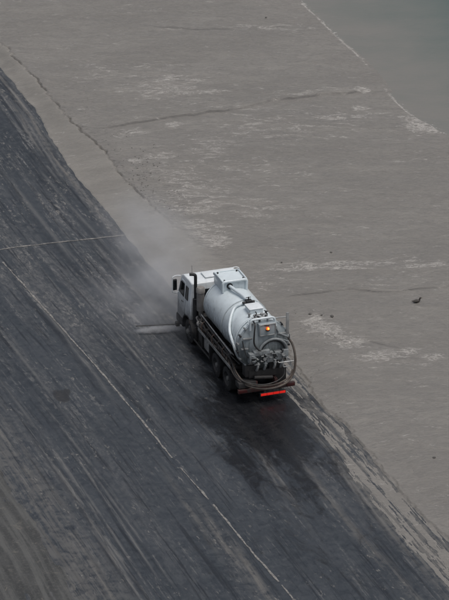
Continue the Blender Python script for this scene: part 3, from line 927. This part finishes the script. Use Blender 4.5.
# ---- tank
TZ, TR = 2.42, 1.03
X0, X1 = 0.55, 5.02
m = MB()
dish = [(X1 + .26, 0.0), (X1 + .255, .25), (X1 + .22, .55), (X1 + .15, .80), (X1 + .06, .97), (X1, TR)]
m.lathe(dish + [(X1 - .05, TR), (3.6, TR), (2.0, TR), (X0 + .05, TR), (X0, TR - .03)], (0, 0, TZ), 'x', 72)
tank = part('tank', m, 'tank')
def band(x, w, h, a0=0, a1=360, name='rib', mat='tank'):
    m_ = MB().lathe([(x - w, TR - .01), (x - w, TR + h), (x + w, TR + h), (x + w, TR - .01)], (0, 0, TZ), 'x', 72, a0=math.radians(a0), a1=math.radians(a1))
    return part(name, m_, mat, tank)
band(2.75, .028, .03)
band(X1 - .06, .03, .012, name='weld_ring')
band(1.05, .03, .035)
for x_ in (1.10, 2.70, 4.90):
    band(x_, .010, .004, name='grime_seam', mat='box')
# tank saddles
for x in (1.0, 2.3, 3.7, 4.7):
    m = MB().prism([(x, 0)] * 0 or [(-.62, 1.06), (.62, 1.06), (.78, 1.75), (-.78, 1.75)], x - .06, x + .06, .01, 1, fn=lambda a, y, z: (y, a, z))
    part('tank_saddle', m, 'chassis')
# rear door: flange, dished cover, clamps
m = MB().lathe([(X0 + .03, TR - .04), (X0 + .03, TR + .075), (X0 - .03, TR + .085), (X0 - .09, TR + .075), (X0 - .09, TR + .03), (X0 - .12, TR - .02),
                (X0 - .17, .93), (X0 - .25, .72), (X0 - .30, .45), (X0 - .32, .2), (X0 - .325, 0)], (0, 0, TZ), 'x', 72)
door = part('rear_door', m, 'reardoor', label='grimy grey domed rear door of the tank')
for k in range(20):
    a = 2 * math.pi * (k + .5) / 20
    cy, cz = math.cos(a) * (TR + .085), math.sin(a) * (TR + .085)
    m = MB().box(X0 - .13, X0 + .08, -.035, .035, -.02, .055, .01, rot=Matrix.Rotation(a - math.pi / 2, 3, 'X'), piv=(0, 0, 0))
    for i, v in enumerate(m.v):
        m.v[i] = (v[0], v[1] + cy, TZ + v[2] + cz)
    m.rod((X0 - .17, cy * 1.015, TZ + cz * 1.015), (X0 + .10, cy * 1.015, TZ + cz * 1.015), .016, 6)
    part('clamp', m, ('steel', 'black', 'box')[k % 3], door)
for k, (y0, z0, y1, z1) in enumerate([(-.55, .62, -.98, .42), (.55, .62, .95, .40), (.72, .15, 1.02, -.05)]):
    m = MB().box(X0 - .27, X0 - .16, min(y0, y1), max(y0, y1), TZ + min(z0, z1), TZ + min(z0, z1) + .06, .012)
    part('hinge_arm', m, 'steel', door)
# square plate with the beacon
DX = X0 - .34
m = MB().box(DX - .05, DX + .16, -.44, .30, TZ + .52, TZ + 1.06, .015)
pl = part('beacon_plate', m, 'reardoor')
part('hatch_rim', MB().bent([(DX - .06, -.41, TZ + .55), (DX - .06, -.41, TZ + 1.03), (DX - .06, .27, TZ + 1.03), (DX - .06, .27, TZ + .55), (DX - .06, -.39, TZ + .55)], .018, 6, .05), 'steel', pl)
bc = bpy.data.objects.new('beacon', None); COL.objects.link(bc); bc.parent = truck; bc['label'] = 'lit amber beacon'
part('base', MB().lathe([(-.02, 0), (-.02, .085), (.03, .085), (.035, 0)], (DX - .12, -.05, TZ + 0.800), 'z', 16).rod((DX - .14, -.05, TZ + 0.785), (DX, -.05, TZ + 0.785), .03, 8), 'black', bc)
part('lens', MB().lathe([(.03, .07), (.09, .066), (.125, .05), (.14, .025), (.145, 0)], (DX - .12, -.05, TZ + 0.800), 'z', 18), 'beacon', bc)
part('bulb', MB().lathe([(.06, 0), (.07, .035), (.10, .04), (.13, .03), (.14, 0)], (DX - .195, -.05, TZ + 0.795), 'z', 12), 'beacon_core', bc)
# arch of pipe over the door centre
pts = [(DX - .04, math.cos(math.radians(a)) * .62 - .32, TZ - .30 + math.sin(math.radians(a)) * .62) for a in range(-5, 186, 19)]
m = MB().tube(pts, .055, 12, sub=3)
part('arched_pipe', m, 'box')
# dark arched recess of the boom below the arch
pts = [(DX + .0, math.cos(math.radians(a)) * .52 - .32, TZ - .30 + math.sin(math.radians(a)) * .52) for a in range(-5, 186, 19)]
part('seal_ring', MB().tube(pts, .035, 8, sub=3), 'black')

# control boxes and valves low on the door
cbs = [(.62, .26, -.62, -.18), (.20, .70, -.30, -.10), (-.16, .30, -.66, -.22), (-.52, .30, -.60, -.24), (-.84, .24, -.55, -.20)]
for (y, w, z0, z1) in cbs:
    m = MB().box(DX - .16, DX + .12, y - w / 2, y + w / 2, TZ + z0, TZ + z1, .025)
    part('valve_box', m, 'box')
rr = random.Random(5)
for k in range(9):
    y, z = .62 - k * .19, -.28 - (k % 3) * .13
    m = MB().rod((DX - .14, y, TZ + z), (DX - .24 - .03 * (k % 2), y, TZ + z), .028, 8).rod((DX - .24, y - .06, TZ + z), (DX - .24, y + .06, TZ + z + .03), .014, 6)
    part('valve', m, 'steel' if k % 3 else 'box')
for k, y in enumerate((.35, .02, -.40, -.68)):
    m = MB().tube([(DX - .08, y, TZ - .62), (DX - .14, y + .03, TZ - .80), (DX - .06, y + .05, TZ - .98), (DX + .15, y, TZ - 1.08)], .05, 10)
    m.lathe([(-.02, .0), (-.02, .085), (.02, .085), (.02, 0)], (DX - .10, y + .01, TZ - .70), 'z', 14)
    part('outlet_pipe', m, 'box' if k % 2 else 'steel')
rr = random.Random(9)
for k in range(16):
    y = .75 - 1.65 * rr.random()
    z = -.20 - .55 * rr.random()
    L_ = rr.uniform(.08, .22)
    dy, dz = rr.choice(((1, 0), (0, 1), (.7, .7), (-.7, .7)))
    a = Vector((DX - .18 - .06 * rr.random(), y, TZ + z))
    m = MB().rod(a, a + Vector((0, dy * L_, dz * L_)), rr.uniform(.012, .028), 8)
    m.rod(a, (DX - .02, y, TZ + z), .014, 6)
    part('lever', m, rr.choice(('steel', 'black', 'black', 'chassis', 'box')))
for k, (y, z) in enumerate(((.1, -.46), (-.34, -.36), (-.70, -.38), (.60, -.40))):
    part('gauge', MB().lathe([(.02, 0), (.02, .07), (-.035, .07), (-.035, .055), (-.03, 0)], (DX - .19, y, TZ + z), 'x', 16), 'black' if k % 2 else 'steel')
# pale U-shaped grab loop and lever at lower right
m = MB().bent([(DX - .18, -.48, TZ - .66), (DX - .24, -.50, TZ - .70), (DX - .26, -1.14, TZ - .70)], .026, 8, .04)
m.bent([(DX - .24, -.68, TZ - .70), (DX - .26, -.68, TZ - .92), (DX - .26, -1.02, TZ - .92), (DX - .25, -1.04, TZ - .70)], .022, 8, .06)
part('grab_handle', m, 'steel')
# black hydraulic hose draped over the door
m = MB().tube([(DX + .25, .45, TZ + 1.10), (DX + .02, .46, TZ + 1.06), (DX - .08, .52, TZ + .75), (DX - .06, .52, TZ + .25), (DX - .10, .38, TZ + .0), (DX - .12, .22, TZ - .14)], .034, 10)
part('hydraulic_hose', m, 'hose_black')
m = MB().tube([(DX + .20, .30, TZ + .98), (DX + .0, .15, TZ + 1.0), (DX - .05, -.1, TZ + .96), (DX + .10, -.3, TZ + .95)], .022, 8)
part('hydraulic_hose', m, 'hose_black')
m = MB().tube([(DX + .30, .95, TZ + .42), (DX + .10, .92, TZ + .10), (DX + .0, .85, TZ - .25), (DX - .05, .70, TZ - .42)], .022, 8)
part('hydraulic_hose', m, 'hose_black')
# bent tube guard over the beacon
m = MB().bent([(DX + .10, .64, TZ + .80), (DX + .10, .64, TZ + 1.26), (DX + .10, -.42, TZ + 1.26), (DX + .10, -.48, TZ + .84)], .050, 12, .16)
m.rod((DX + .10, .64, TZ + 1.1), (DX + .6, .55, TZ + .98), .03, 8).rod((DX + .10, -.45, TZ + 1.0), (DX + .5, -.45, TZ + .9), .03, 8)
part('beacon_guard', m, 'pipe')
# ladder side bracket on the right
m = MB().bent([(DX + .10, -.42, TZ + 1.20), (DX + .10, -.92, TZ + 1.18)], .028, 8)
m.box(DX + .06, DX + .12, -1.05, -.93, TZ + .40, TZ + 1.36, .01)
m.box(DX + .02, DX + .10, -1.10, -1.06, TZ + .16, TZ + .40, .01)
part('side_bracket', m, 'steel')
m = MB().rod((DX - .02, -.55, TZ + .55), (DX + .04, -1.0, TZ + .28), .04, 10).rod((DX - .02, -.62, TZ + .30), (DX + .02, -1.02, TZ + .08), .025, 8)
m.rod((DX + .1, -.48, TZ + .78), (DX + .05, -.60, TZ + .55), .045, 10)
part('door_strut', m, 'box')

# ---- fittings on top of the tank
BX0, BX1, BY, BZ0, BZ1 = 3.92, 5.05, .53, TZ + TR - .14, TZ + TR + .36
m = MB()
m.prism([(BX0 + .10, BZ0), (BX0 + .10, BZ1 - .05), (BX1, BZ1 - .02), (BX1 + .08, BZ1 - .12), (BX1 + .1, BZ0 - .02)], -BY, BY, .035, 2)
tb = part('top_housing', m, 'tank')
m = MB().bent([(BX0 + .09, BY, BZ0 + .02), (BX0 + .05, BY, BZ1), (BX0 + .05, -BY, BZ1), (BX0 + .09, -BY, BZ0 + .02)], .062, 12, .12)
part('housing_frame', m, 'pipe', tb)
m = MB()
for y in (BY, -BY):
    m.tube([(BX0 + .07, y, BZ1), (BX0 + .6, y, BZ1 + .02), (BX1, y, BZ1 - .01), (BX1 + .1, y * .98, BZ1 - .12)], .035, 8)
m.rod((BX1 + .02, -BY, BZ1 - .01), (BX1 + .02, BY, BZ1 - .01), .03, 8)
part('housing_edge', m, 'pipe', tb)
for (x, y) in ((BX0 + .18, .42), (BX1 - .1, .42), (BX0 + .2, -.42), (BX1 - .12, -.42)):
    part('lift_lug', MB().box(x - .035, x + .035, y - .03, y + .03, BZ1 - .03, BZ1 + .04, .01), 'black', tb)
part('pipe_collar', MB().lathe([(0, .0), (0, .13), (-.06, .13), (-.06, 0)], (BX0 + .12, .22, BZ0 + .27), 'x', 20), 'black', tb)
m = MB().tube([(BX0 + .10, .22, BZ0 + .27), (BX0 - .15, .20, BZ0 + .29), (BX0 - .5, .12, BZ0 + .27), (3.0, .03, TZ + TR + .12), (2.35, -.04, TZ + TR + .10)], .072, 14)
part('top_pipe', m, 'pipe')
# valve block where the pipe meets the band
m = MB().box(2.15, 2.42, -.14, .12, TZ + TR - .05, TZ + TR + .20, .02)
m.rod((2.28, -.26, TZ + TR + .1), (2.28, .26, TZ + TR + .1), .06, 10)
m.rod((2.28, .0, TZ + TR + .2), (2.28, .0, TZ + TR + .34), .03, 8).rod((2.28, -.1, TZ + TR + .32), (2.28, .12, TZ + TR + .32), .018, 6)
part('valve_block', m, 'black')
m = MB().box(1.35, 1.95, -.30, .28, TZ + TR - .06, TZ + TR + .17, .03)
vb = part('top_box', m, 'tank')
part('box_lid', MB().box(1.33, 1.97, -.32, .30, TZ + TR + .172, TZ + TR + .20, .01), 'cab', vb)
m = MB().box(.75, 1.15, -.34, .22, TZ + TR - .1, TZ + TR + .06, .02)
m.rod((.95, -.1, TZ + TR + .05), (.95, -.1, TZ + TR + .16), .07, 12)
part('relief_valve', m, 'steel')
for k in range(5):
    a = math.radians(100 + k * 12)
    m = MB().rod((.78 + .06 * (k % 2), math.cos(a) * (TR - .02), TZ + math.sin(a) * (TR - .02)), (.80, math.cos(a) * (TR + .12), TZ + math.sin(a) * (TR + .12)), .028, 8)
    m.rod((.70, math.cos(a) * (TR + .09), TZ + math.sin(a) * (TR + .09)), (.92, math.cos(a + .05) * (TR + .09), TZ + math.sin(a + .05) * (TR + .09)), .02, 6)
    part('valve', m, 'steel' if k % 2 else 'black')
for k, (x_, y_) in enumerate(((.70, .35), (.82, .10), (.62, -.30), (1.22, -.38), (1.20, .36))):
    m = MB().rod((x_, y_, TZ + .85), (x_, y_, TZ + TR + .10), .045, 10).rod((x_ - .07, y_ - .06, TZ + TR + .10), (x_ + .07, y_ + .06, TZ + TR + .10), .02, 6)
    part('valve', m, 'black' if k % 2 else 'steel')
m = MB().tube([(.62, .42, TZ + .92), (.75, .30, TZ + 1.16), (1.0, .12, TZ + 1.17), (1.3, .05, TZ + 1.12)], .024, 8)
part('hydraulic_hose', m, 'hose_black')
m = MB().tube([(.55, -.10, TZ + .98), (.7, -.22, TZ + 1.15), (1.0, -.36, TZ + 1.10), (1.35, -.40, TZ + .98)], .020, 8)
part('hydraulic_hose', m, 'hose_black')
# suction pipe: wraps over the left flank, then drops
def on_tank(x, deg, off=0.07):
    a = math.radians(deg)
    return (x, math.cos(a) * (TR + off), TZ + math.sin(a) * (TR + off))
pts = [on_tank(2.36, a) for a in (86, 72, 58)] + [on_tank(2.15, 44), on_tank(1.88, 28), on_tank(1.6, 14, .08), on_tank(1.28, 5, .09), on_tank(1.0, -2, .10), on_tank(.80, -14, .11), on_tank(.74, -30, .11), on_tank(.74, -48, .10)]
part('suction_pipe', MB().tube(pts, .062, 14), 'pipe')
pts = [on_tank(.92, a, .05) for a in (120, 100, 80, 62, 45, 28, 12, -5, -20)]
part('door_edge_pipe', MB().tube(pts, .030, 10), 'pipe')

# ---- left side: hose tray, rails, boxes; the right side carries the same tray
for s in (1, -1):
    m = MB().box(1.05, 5.15, s * 1.06 - .17, s * 1.06 + .17, 1.22, 1.27, .006)
    for x in (1.2, 2.0, 2.8, 3.6, 4.4, 5.0):
        m.box(x - .03, x + .03, min(s * .5, s * 1.2), max(s * .5, s * 1.2), 1.10, 1.21, .006)
    tray = part('hose_tray', m, 'chassis')
    part('rail', MB().box(1.05, 5.15, s * 1.235 - .012, s * 1.235 + .012, 1.20, 1.34, .004), 'alu', tray)
    m = MB().rod((1.1, s * 1.20, 1.62), (5.1, s * 1.20, 1.62), .022, 8)
    for x in (1.1, 1.8, 2.5, 3.2, 3.9, 4.6, 5.1):
        m.rod((x, s * 1.22, 1.28), (x, s * 1.20, 1.62), .018, 6)
    part('rail', m, 'chassis', tray)
    m = MB().rod((1.3, s * 1.10, 1.78), (5.2, s * 1.06, 1.86), .028, 8).rod((1.3, s * 1.0, 1.70), (5.2, s * .98, 1.72), .022, 8)
    part('side_rail', m, 'alu' if s > 0 else 'steel', tray)
    # side guard between the axles
    m = MB().box(3.72, 5.75, s * 1.22 - .015, s * 1.22 + .015, .46, .54, .006)
    for x in (3.85, 4.8, 5.65):
        m.box(x - .03, x + .03, s * 1.14 - .06, s * 1.14 + .06, .5, 1.1, .006)
    part('side_guard', m, 'chassis')
    m = MB().box(3.78, 4.55, s * .98 - .2, s * .98 + .2, .62, 1.14, .05)
    part('side_tank', m, 'alu')
    m = MB().box(4.68, 5.45, s * .92 - .2, s * .92 + .2, .60, 1.10, .03)
    part('battery_box', m, 'chassis')
    m = MB().box(3.64, 3.66, s * 1.02 - .22, s * 1.02 + .22, .42, 1.16, .004)
    part('mudflap', m, 'rubber')
    m = MB().box(1.02, 1.04, s * .92 - .3, s * .92 + .3, .30, 1.0, .004)
    part('mudflap', m, 'rubber')
# hoses laid along the left side, then slung round the rear
h1 = [(5.05, 1.02, 1.42), (4.2, 1.12, 1.42), (3.2, 1.10, 1.44), (2.3, 1.14, 1.42), (1.5, 1.17, 1.36), (.8, 1.20, 1.16), (.28, 1.08, .98), (-.06, .72, .82), (-.18, .20, .70), (-.2, -.35, .70), (-.14, -.85, .84), (-.05, -1.14, 1.16), (.0, -1.24, 1.60), (.08, -1.24, 2.0), (.22, -1.18, 2.36), (.34, -1.02, 2.66)]
part('suction_hose', MB().tube(h1, .048, 14), 'hose')
h2 = [(4.9, .94, 1.50), (4.0, 1.0, 1.54), (3.0, .97, 1.52), (2.0, 1.05, 1.52), (1.3, 1.10, 1.46), (.6, 1.12, 1.22), (.1, .96, 1.0), (-.12, .55, .86), (-.18, .0, .82), (-.16, -.5, .86), (-.1, -.95, 1.04), (.0, -1.12, 1.3)]
part('suction_hose', MB().tube(h2, .036, 12), 'hose')
h6 = [(2.6, 1.0, 1.60), (1.8, 1.08, 1.62), (1.1, 1.16, 1.5), (.5, 1.2, 1.2), (.05, 1.0, 1.06), (-.2, .5, .96), (-.24, .05, .93), (-.2, -.4, 1.0), (-.12, -.7, 1.2), (.0, -.72, 1.5)]
part('pressure_hose', MB().tube(h6, .026, 10), 'hose_black')
h3 = [(5.1, 1.14, 1.33), (4.2, 1.03, 1.34), (3.3, 1.18, 1.33), (2.4, 1.04, 1.34), (1.7, 1.12, 1.34), (1.15, 1.02, 1.33)]
part('suction_hose', MB().tube(h3, .05, 12), 'hose')
h4 = [(5.0, 1.04, 1.68), (4.0, 1.10, 1.74), (3.0, 1.05, 1.66), (2.2, 1.12, 1.70), (1.4, 1.04, 1.60), (1.0, .85, 1.4)]
part('pressure_hose', MB().tube(h4, .028, 10), 'hose_black')
h5 = [(4.8, 1.16, 1.52), (4.1, 1.18, 1.60), (3.4, 1.15, 1.50), (2.6, 1.19, 1.56), (1.9, 1.15, 1.5)]
part('pressure_hose', MB().tube(h5, .026, 10), 'hose_black')
for k, x in enumerate((4.7, 4.05, 3.4, 2.75, 2.1, 1.45)):
    part('hose_bracket', MB().bent([(x, .92, 1.28), (x, 1.22, 1.30), (x, 1.23, 1.66), (x, 1.05, 1.80)], .02, 6, .05), 'chassis' if k % 2 else 'brown')

# ---- rear
m = MB().box(.02, .16, -1.25, 1.25, .52, .70, .02)
m.box(.1, .5, -.5, -.38, .6, .95, .01).box(.1, .5, .38, .5, .6, .95, .01)
part('rear_bumper', m, 'darkred')
m = MB().box(.06, .5, .45, 1.22, .74, .98, .02)
part('rear_locker', m, 'chassis')
lb = part('light_bar', MB().box(-.015, .034, -.83, .31, .285, .425, .01), 'black', label='red lamp bar under the rear bumper')
for k in range(4):
    y0 = -.80 + k * .273
    part('lamp_lens', MB().box(-.032, -.017, y0, y0 + .258, .302, .408, .006), 'redbar', lb)
for y in (-.6, .08):
    part('light_bracket', MB().box(.035, .07, y - .04, y + .04, .32, .53, .005), 'chassis')
for s in (-1, 1):
    m = MB().box(-.005, .04, s * 1.04 - .17, s * 1.04 + .17, .56, .67, .008)
    part('tail_light', m, 'tail')
m = MB()
for (x, y, z, dx, dy, dz) in ((.45, .0, 1.2, .18, .7, .16), (.5, .6, 1.35, .2, .25, .25), (.5, -.5, 1.4, .2, .3, .3)):
    m.box(x - dx, x + dx, y - dy, y + dy, z - dz, z + dz, .03)
m.rod((.2, -.3, 1.0), (.2, .5, 1.1), .08, 12)
part('rear_subframe', m, 'chassis')

# ---- spray bar on the front corner
m = MB().bent([(7.62, .55, .62), (7.74, .92, .34), (7.80, 1.25, .32), (8.16, 3.02, .34)], .026, 10, .1)
sb = part('spray_bar', m, 'chassis')
part('hinge', MB().box(7.66, 7.86, 1.2, 1.36, .27, .45, .015), 'chassis', sb)
for k in range(11):
    f = .08 + k * .09
    x, y = 7.80 + .36 * f, 1.25 + 1.77 * f
    part('nozzle', MB().rod((x, y, .32), (x - .02, y, .28), .016, 8), 'steel', sb)

# ------------------------------------------------------------------ mist thrown up by the washing
def mist(name, centre, radii, yaw, dens, nscale, label, thr=(0.30, 0.74), n=(3, 2, 2), col=(0.92, 0.93, 0.95)):
    b_ = bmesh.new()
    bmesh.ops.create_icosphere(b_, subdivisions=3, radius=1.0)
    me = bpy.data.meshes.new(name)
    b_.to_mesh(me)
    b_.free()
    mt = bpy.data.materials.new(name)
    mt.use_nodes = True
    nt = mt.node_tree
    nt.nodes.remove(nt.nodes['Principled BSDF'])
    N = lambda t_: nt.nodes.new('ShaderNode' + t_)
    vol = N('VolumePrincipled')
    vol.inputs['Color'].default_value = (*col, 1)
    vol.inputs['Anisotropy'].default_value = 0.2
    tc = N('TexCoord')
    ln = N('VectorMath'); ln.operation = 'LENGTH'
    nt.links.new(tc.outputs['Object'], ln.inputs[0])
    fall = N('MapRange'); fall.interpolation_type = 'SMOOTHSTEP'
    nt.links.new(ln.outputs['Value'], fall.inputs['Value'])
    fall.inputs['From Min'].default_value, fall.inputs['From Max'].default_value = 1.0, 0.0
    mp = N('Mapping'); mp.inputs['Scale'].default_value = radii
    nt.links.new(tc.outputs['Object'], mp.inputs['Vector'])
    nz = N('TexNoise'); nz.inputs['Scale'].default_value = nscale; nz.inputs['Detail'].default_value = 4; nz.inputs['Distortion'].default_value = .4
    nt.links.new(mp.outputs[0], nz.inputs['Vector'])
    rg = N('MapRange'); rg.interpolation_type = 'SMOOTHSTEP'
    nt.links.new(nz.outputs['Fac'], rg.inputs['Value'])
    rg.inputs['From Min'].default_value, rg.inputs['From Max'].default_value = thr
    m1 = N('Math'); m1.operation = 'MULTIPLY'
    nt.links.new(fall.outputs[0], m1.inputs[0]); nt.links.new(rg.outputs[0], m1.inputs[1])
    m2 = N('Math'); m2.operation = 'MULTIPLY'
    nt.links.new(m1.outputs[0], m2.inputs[0]); m2.inputs[1].default_value = dens
    nt.links.new(m2.outputs[0], vol.inputs['Density'])
    nt.links.new(vol.outputs[0], nt.nodes['Material Output'].inputs['Volume'])
    me.materials.append(mt)
    o = bpy.data.objects.new(name, me)
    COL.objects.link(o)
    c = truck.matrix_basis if False else (Matrix.Translation(truck.location) @ Matrix.Rotation(heading, 4, 'Z'))
    o.location = c @ Vector(centre)
    o.rotation_euler = (0, 0, heading + math.radians(yaw))
    o.scale = radii
    o['kind'] = 'stuff'
    o['label'] = label
    o['category'] = 'mist'
    return o
mist('mist', (13.6, 0.1, .9), (8.6, 2.8, 2.3), -4, 0.44, .6, 'pale drifting mist blown over the bank ahead of the cab')
mist('mist', (10.0, 2.0, .6), (4.2, 3.2, 1.5), 0, 0.34, .9, 'thin low mist over the road in front of the bumper')
mist('spray', (7.84, 2.05, .17), (.22, 1.35, .20), -11, 24.0, 4.0, 'white water spray fanning out under the bar', thr=(.25, .6))

# ------------------------------------------------------------------ duck and stones on the mud
def ground_z(x, y, o=mud):
    me = o.data
    return None
from mathutils.bvhtree import BVHTree
_v = np.empty(len(mud.data.vertices) * 3, np.float32)
mud.data.vertices.foreach_get('co', _v)
_v = _v.reshape(-1, 3)
def mud_z(x, y):
    i = np.argmin((_v[:, 0] - x) ** 2 + (_v[:, 1] - y) ** 2)
    return float(_v[i, 2])
dk = bpy.data.objects.new('duck', None)
COL.objects.link(dk)
dx_, dy_ = G(416.5, 307)
dk.location = (dx_, dy_, mud_z(dx_, dy_) - .01)
dk.rotation_euler = (0, 0, math.radians(20))
dk.scale = (.8, .8, .72)
dk['label'] = 'small dark duck sitting on the grey mud'
dk['category'] = 'duck'
body = MB()
prof = [(-.24, .005, .13), (-.20, .035, .115), (-.13, .075, .095), (-.04, .10, .09), (.06, .10, .09), (.13, .08, .10), (.18, .05, .12), (.20, .02, .13)]
vs_, fs = [], []
for (x, r, zc) in prof:
    for k in range(12):
        a = 2 * math.pi * k / 12
        vs_.append((x, math.cos(a) * r, zc + math.sin(a) * r * .85))
for i in range(len(prof) - 1):
    for k in range(12):
        fs.append((i * 12 + k, i * 12 + (k + 1) % 12, (i + 1) * 12 + (k + 1) % 12, (i + 1) * 12 + k))
fs += [tuple(range(12))[::-1], tuple((len(prof) - 1) * 12 + k for k in range(12))]
body.add(vs_, fs)
body.tube([(.12, 0, .12), (.17, 0, .18), (.185, 0, .24), (.20, 0, .27)], [.055] * 6 + [.042] * 6 + [.045] * 12, 10)
body.lathe([(-.055, 0), (-.045, .03), (-.01, .05), (.03, .045), (.055, .025), (.06, 0)], (.215, 0, .275), 'x', 12)
body.tube([(-.20, 0, .13), (-.27, 0, .155), (-.32, 0, .17)], [.035] * 6 + [.02] * 5 + [.008] * 4, 8)
part('body', body, 'duck', dk)
part('bill', MB().box(.265, .345, -.02, .02, .258, .276, .006), 'bill', dk)
for s in (-1, 1):
    part('wing', MB().lathe([(-.21, 0), (-.15, .025), (-.02, .055), (.08, .045), (.12, 0)], (0, s * .075, .125), 'x', 10), 'duck', dk)

def stone_mesh(seed):
    rs = random.Random(seed)
    b_ = bmesh.new()
    bmesh.ops.create_icosphere(b_, subdivisions=2, radius=1)
    for v in b_.verts:
        n = v.co.normalized()
        k = .75 + .35 * float(vnoise(n.x * 1.7 + seed, n.y * 1.7 + n.z * 1.3, seed))
        v.co = Vector((n.x * k, n.y * k * .8, n.z * k * .55))
    me = bpy.data.meshes.new('stone')
    b_.to_mesh(me); b_.free()
    me.materials.append(M['stone'])
    return me
STM = [stone_mesh(s) for s in range(4)]
def stone(px, py, r, label, i):
    o = bpy.data.objects.new('stone', STM[i % 4])
    COL.objects.link(o)
    x, y = G(px, py)
    o.location = (x, y, mud_z(x, y) + r * .2)
    r *= .75
    o.scale = (r, r, r)
    o.rotation_euler = (0, 0, i * 1.3)
    o['label'], o['category'], o['group'] = label, 'stone', 'dark stones lying on the mud'
for i, (px, py, r, lb) in enumerate([
        (331, 257, .085, 'small dark stone alone on smooth mud above the thin pale foam band'),
        (281.5, 267, .075, 'small dark stone on the mud just above the truck tank'),
        (310, 319, .10, 'dark clod nearest the beacon, above the foam whorls right of the tank'),
        (321.5, 320.5, .085, 'middle of three dark clods above the foam whorls right of the tank'),
        (332, 321.5, .13, 'rightmost and widest of three dark clods above the foam whorls'),
        (434, 463, .10, 'small dark clod on mud near the lower right picture edge'),
        (266, 20, .09, 'small dark stone high up on the mud left of the water')]):
    stone(px, py, r, lb, i)

# loose clods on the lip of the bank: too many and too small to count
cl_v, cl_f = [], []
b0 = bmesh.new()
bmesh.ops.create_icosphere(b0, subdivisions=1, radius=1)
b0.verts.index_update()
bv = np.array([v.co[:] for v in b0.verts]); bf = [[v.index for v in f.verts] for f in b0.faces]
b0.free()
def clods(n, cpx, cpy, sx, sy, r0, r1):
    cx, cy = G(cpx, cpy)
    for _ in range(n):
        x, y = random.gauss(cx, sx), random.gauss(cy, sy)
        if x < E2(y) - .1:
            continue
        r = random.uniform(r0, r1) * random.uniform(.22, .5)
        q = bv * (1 + .35 * RNG.standard_normal((len(bv), 1))) * r * np.array([1.2, 1, .6])
        a = random.uniform(0, 6.28)
        rx = q[:, 0] * math.cos(a) - q[:, 1] * math.sin(a)
        ry_ = q[:, 0] * math.sin(a) + q[:, 1] * math.cos(a)
        o_ = len(cl_v)
        z = mud_z(x, y)
        cl_v.extend(np.stack([rx + x, ry_ + y, q[:, 2] + z + r * .2], -1).tolist())
        cl_f.extend([[i + o_ for i in f] for f in bf])
clods(130, 140, 180, .45, 2.2, .03, .08)
clods(140, 160, 208, .8, 2.2, .025, .07)
clods(30, 118, 150, .5, 2.0, .025, .06)
clods(50, 85, 112, .8, 2.5, .02, .05)
clods(30, 315, 330, .8, 1.5, .02, .05)
clods(30, 305, 385, .5, 3.0, .02, .06)
clods(30, 340, 420, .25, 1.5, .02, .05)
me = bpy.data.meshes.new('mud_clods')
me.from_pydata(cl_v, [], cl_f)
me.update()
me.materials.append(M['stone'])
o = bpy.data.objects.new('mud_clods', me)
COL.objects.link(o)
o['kind'] = 'stuff'
o['label'] = 'loose dark clods along the lip of the mud'
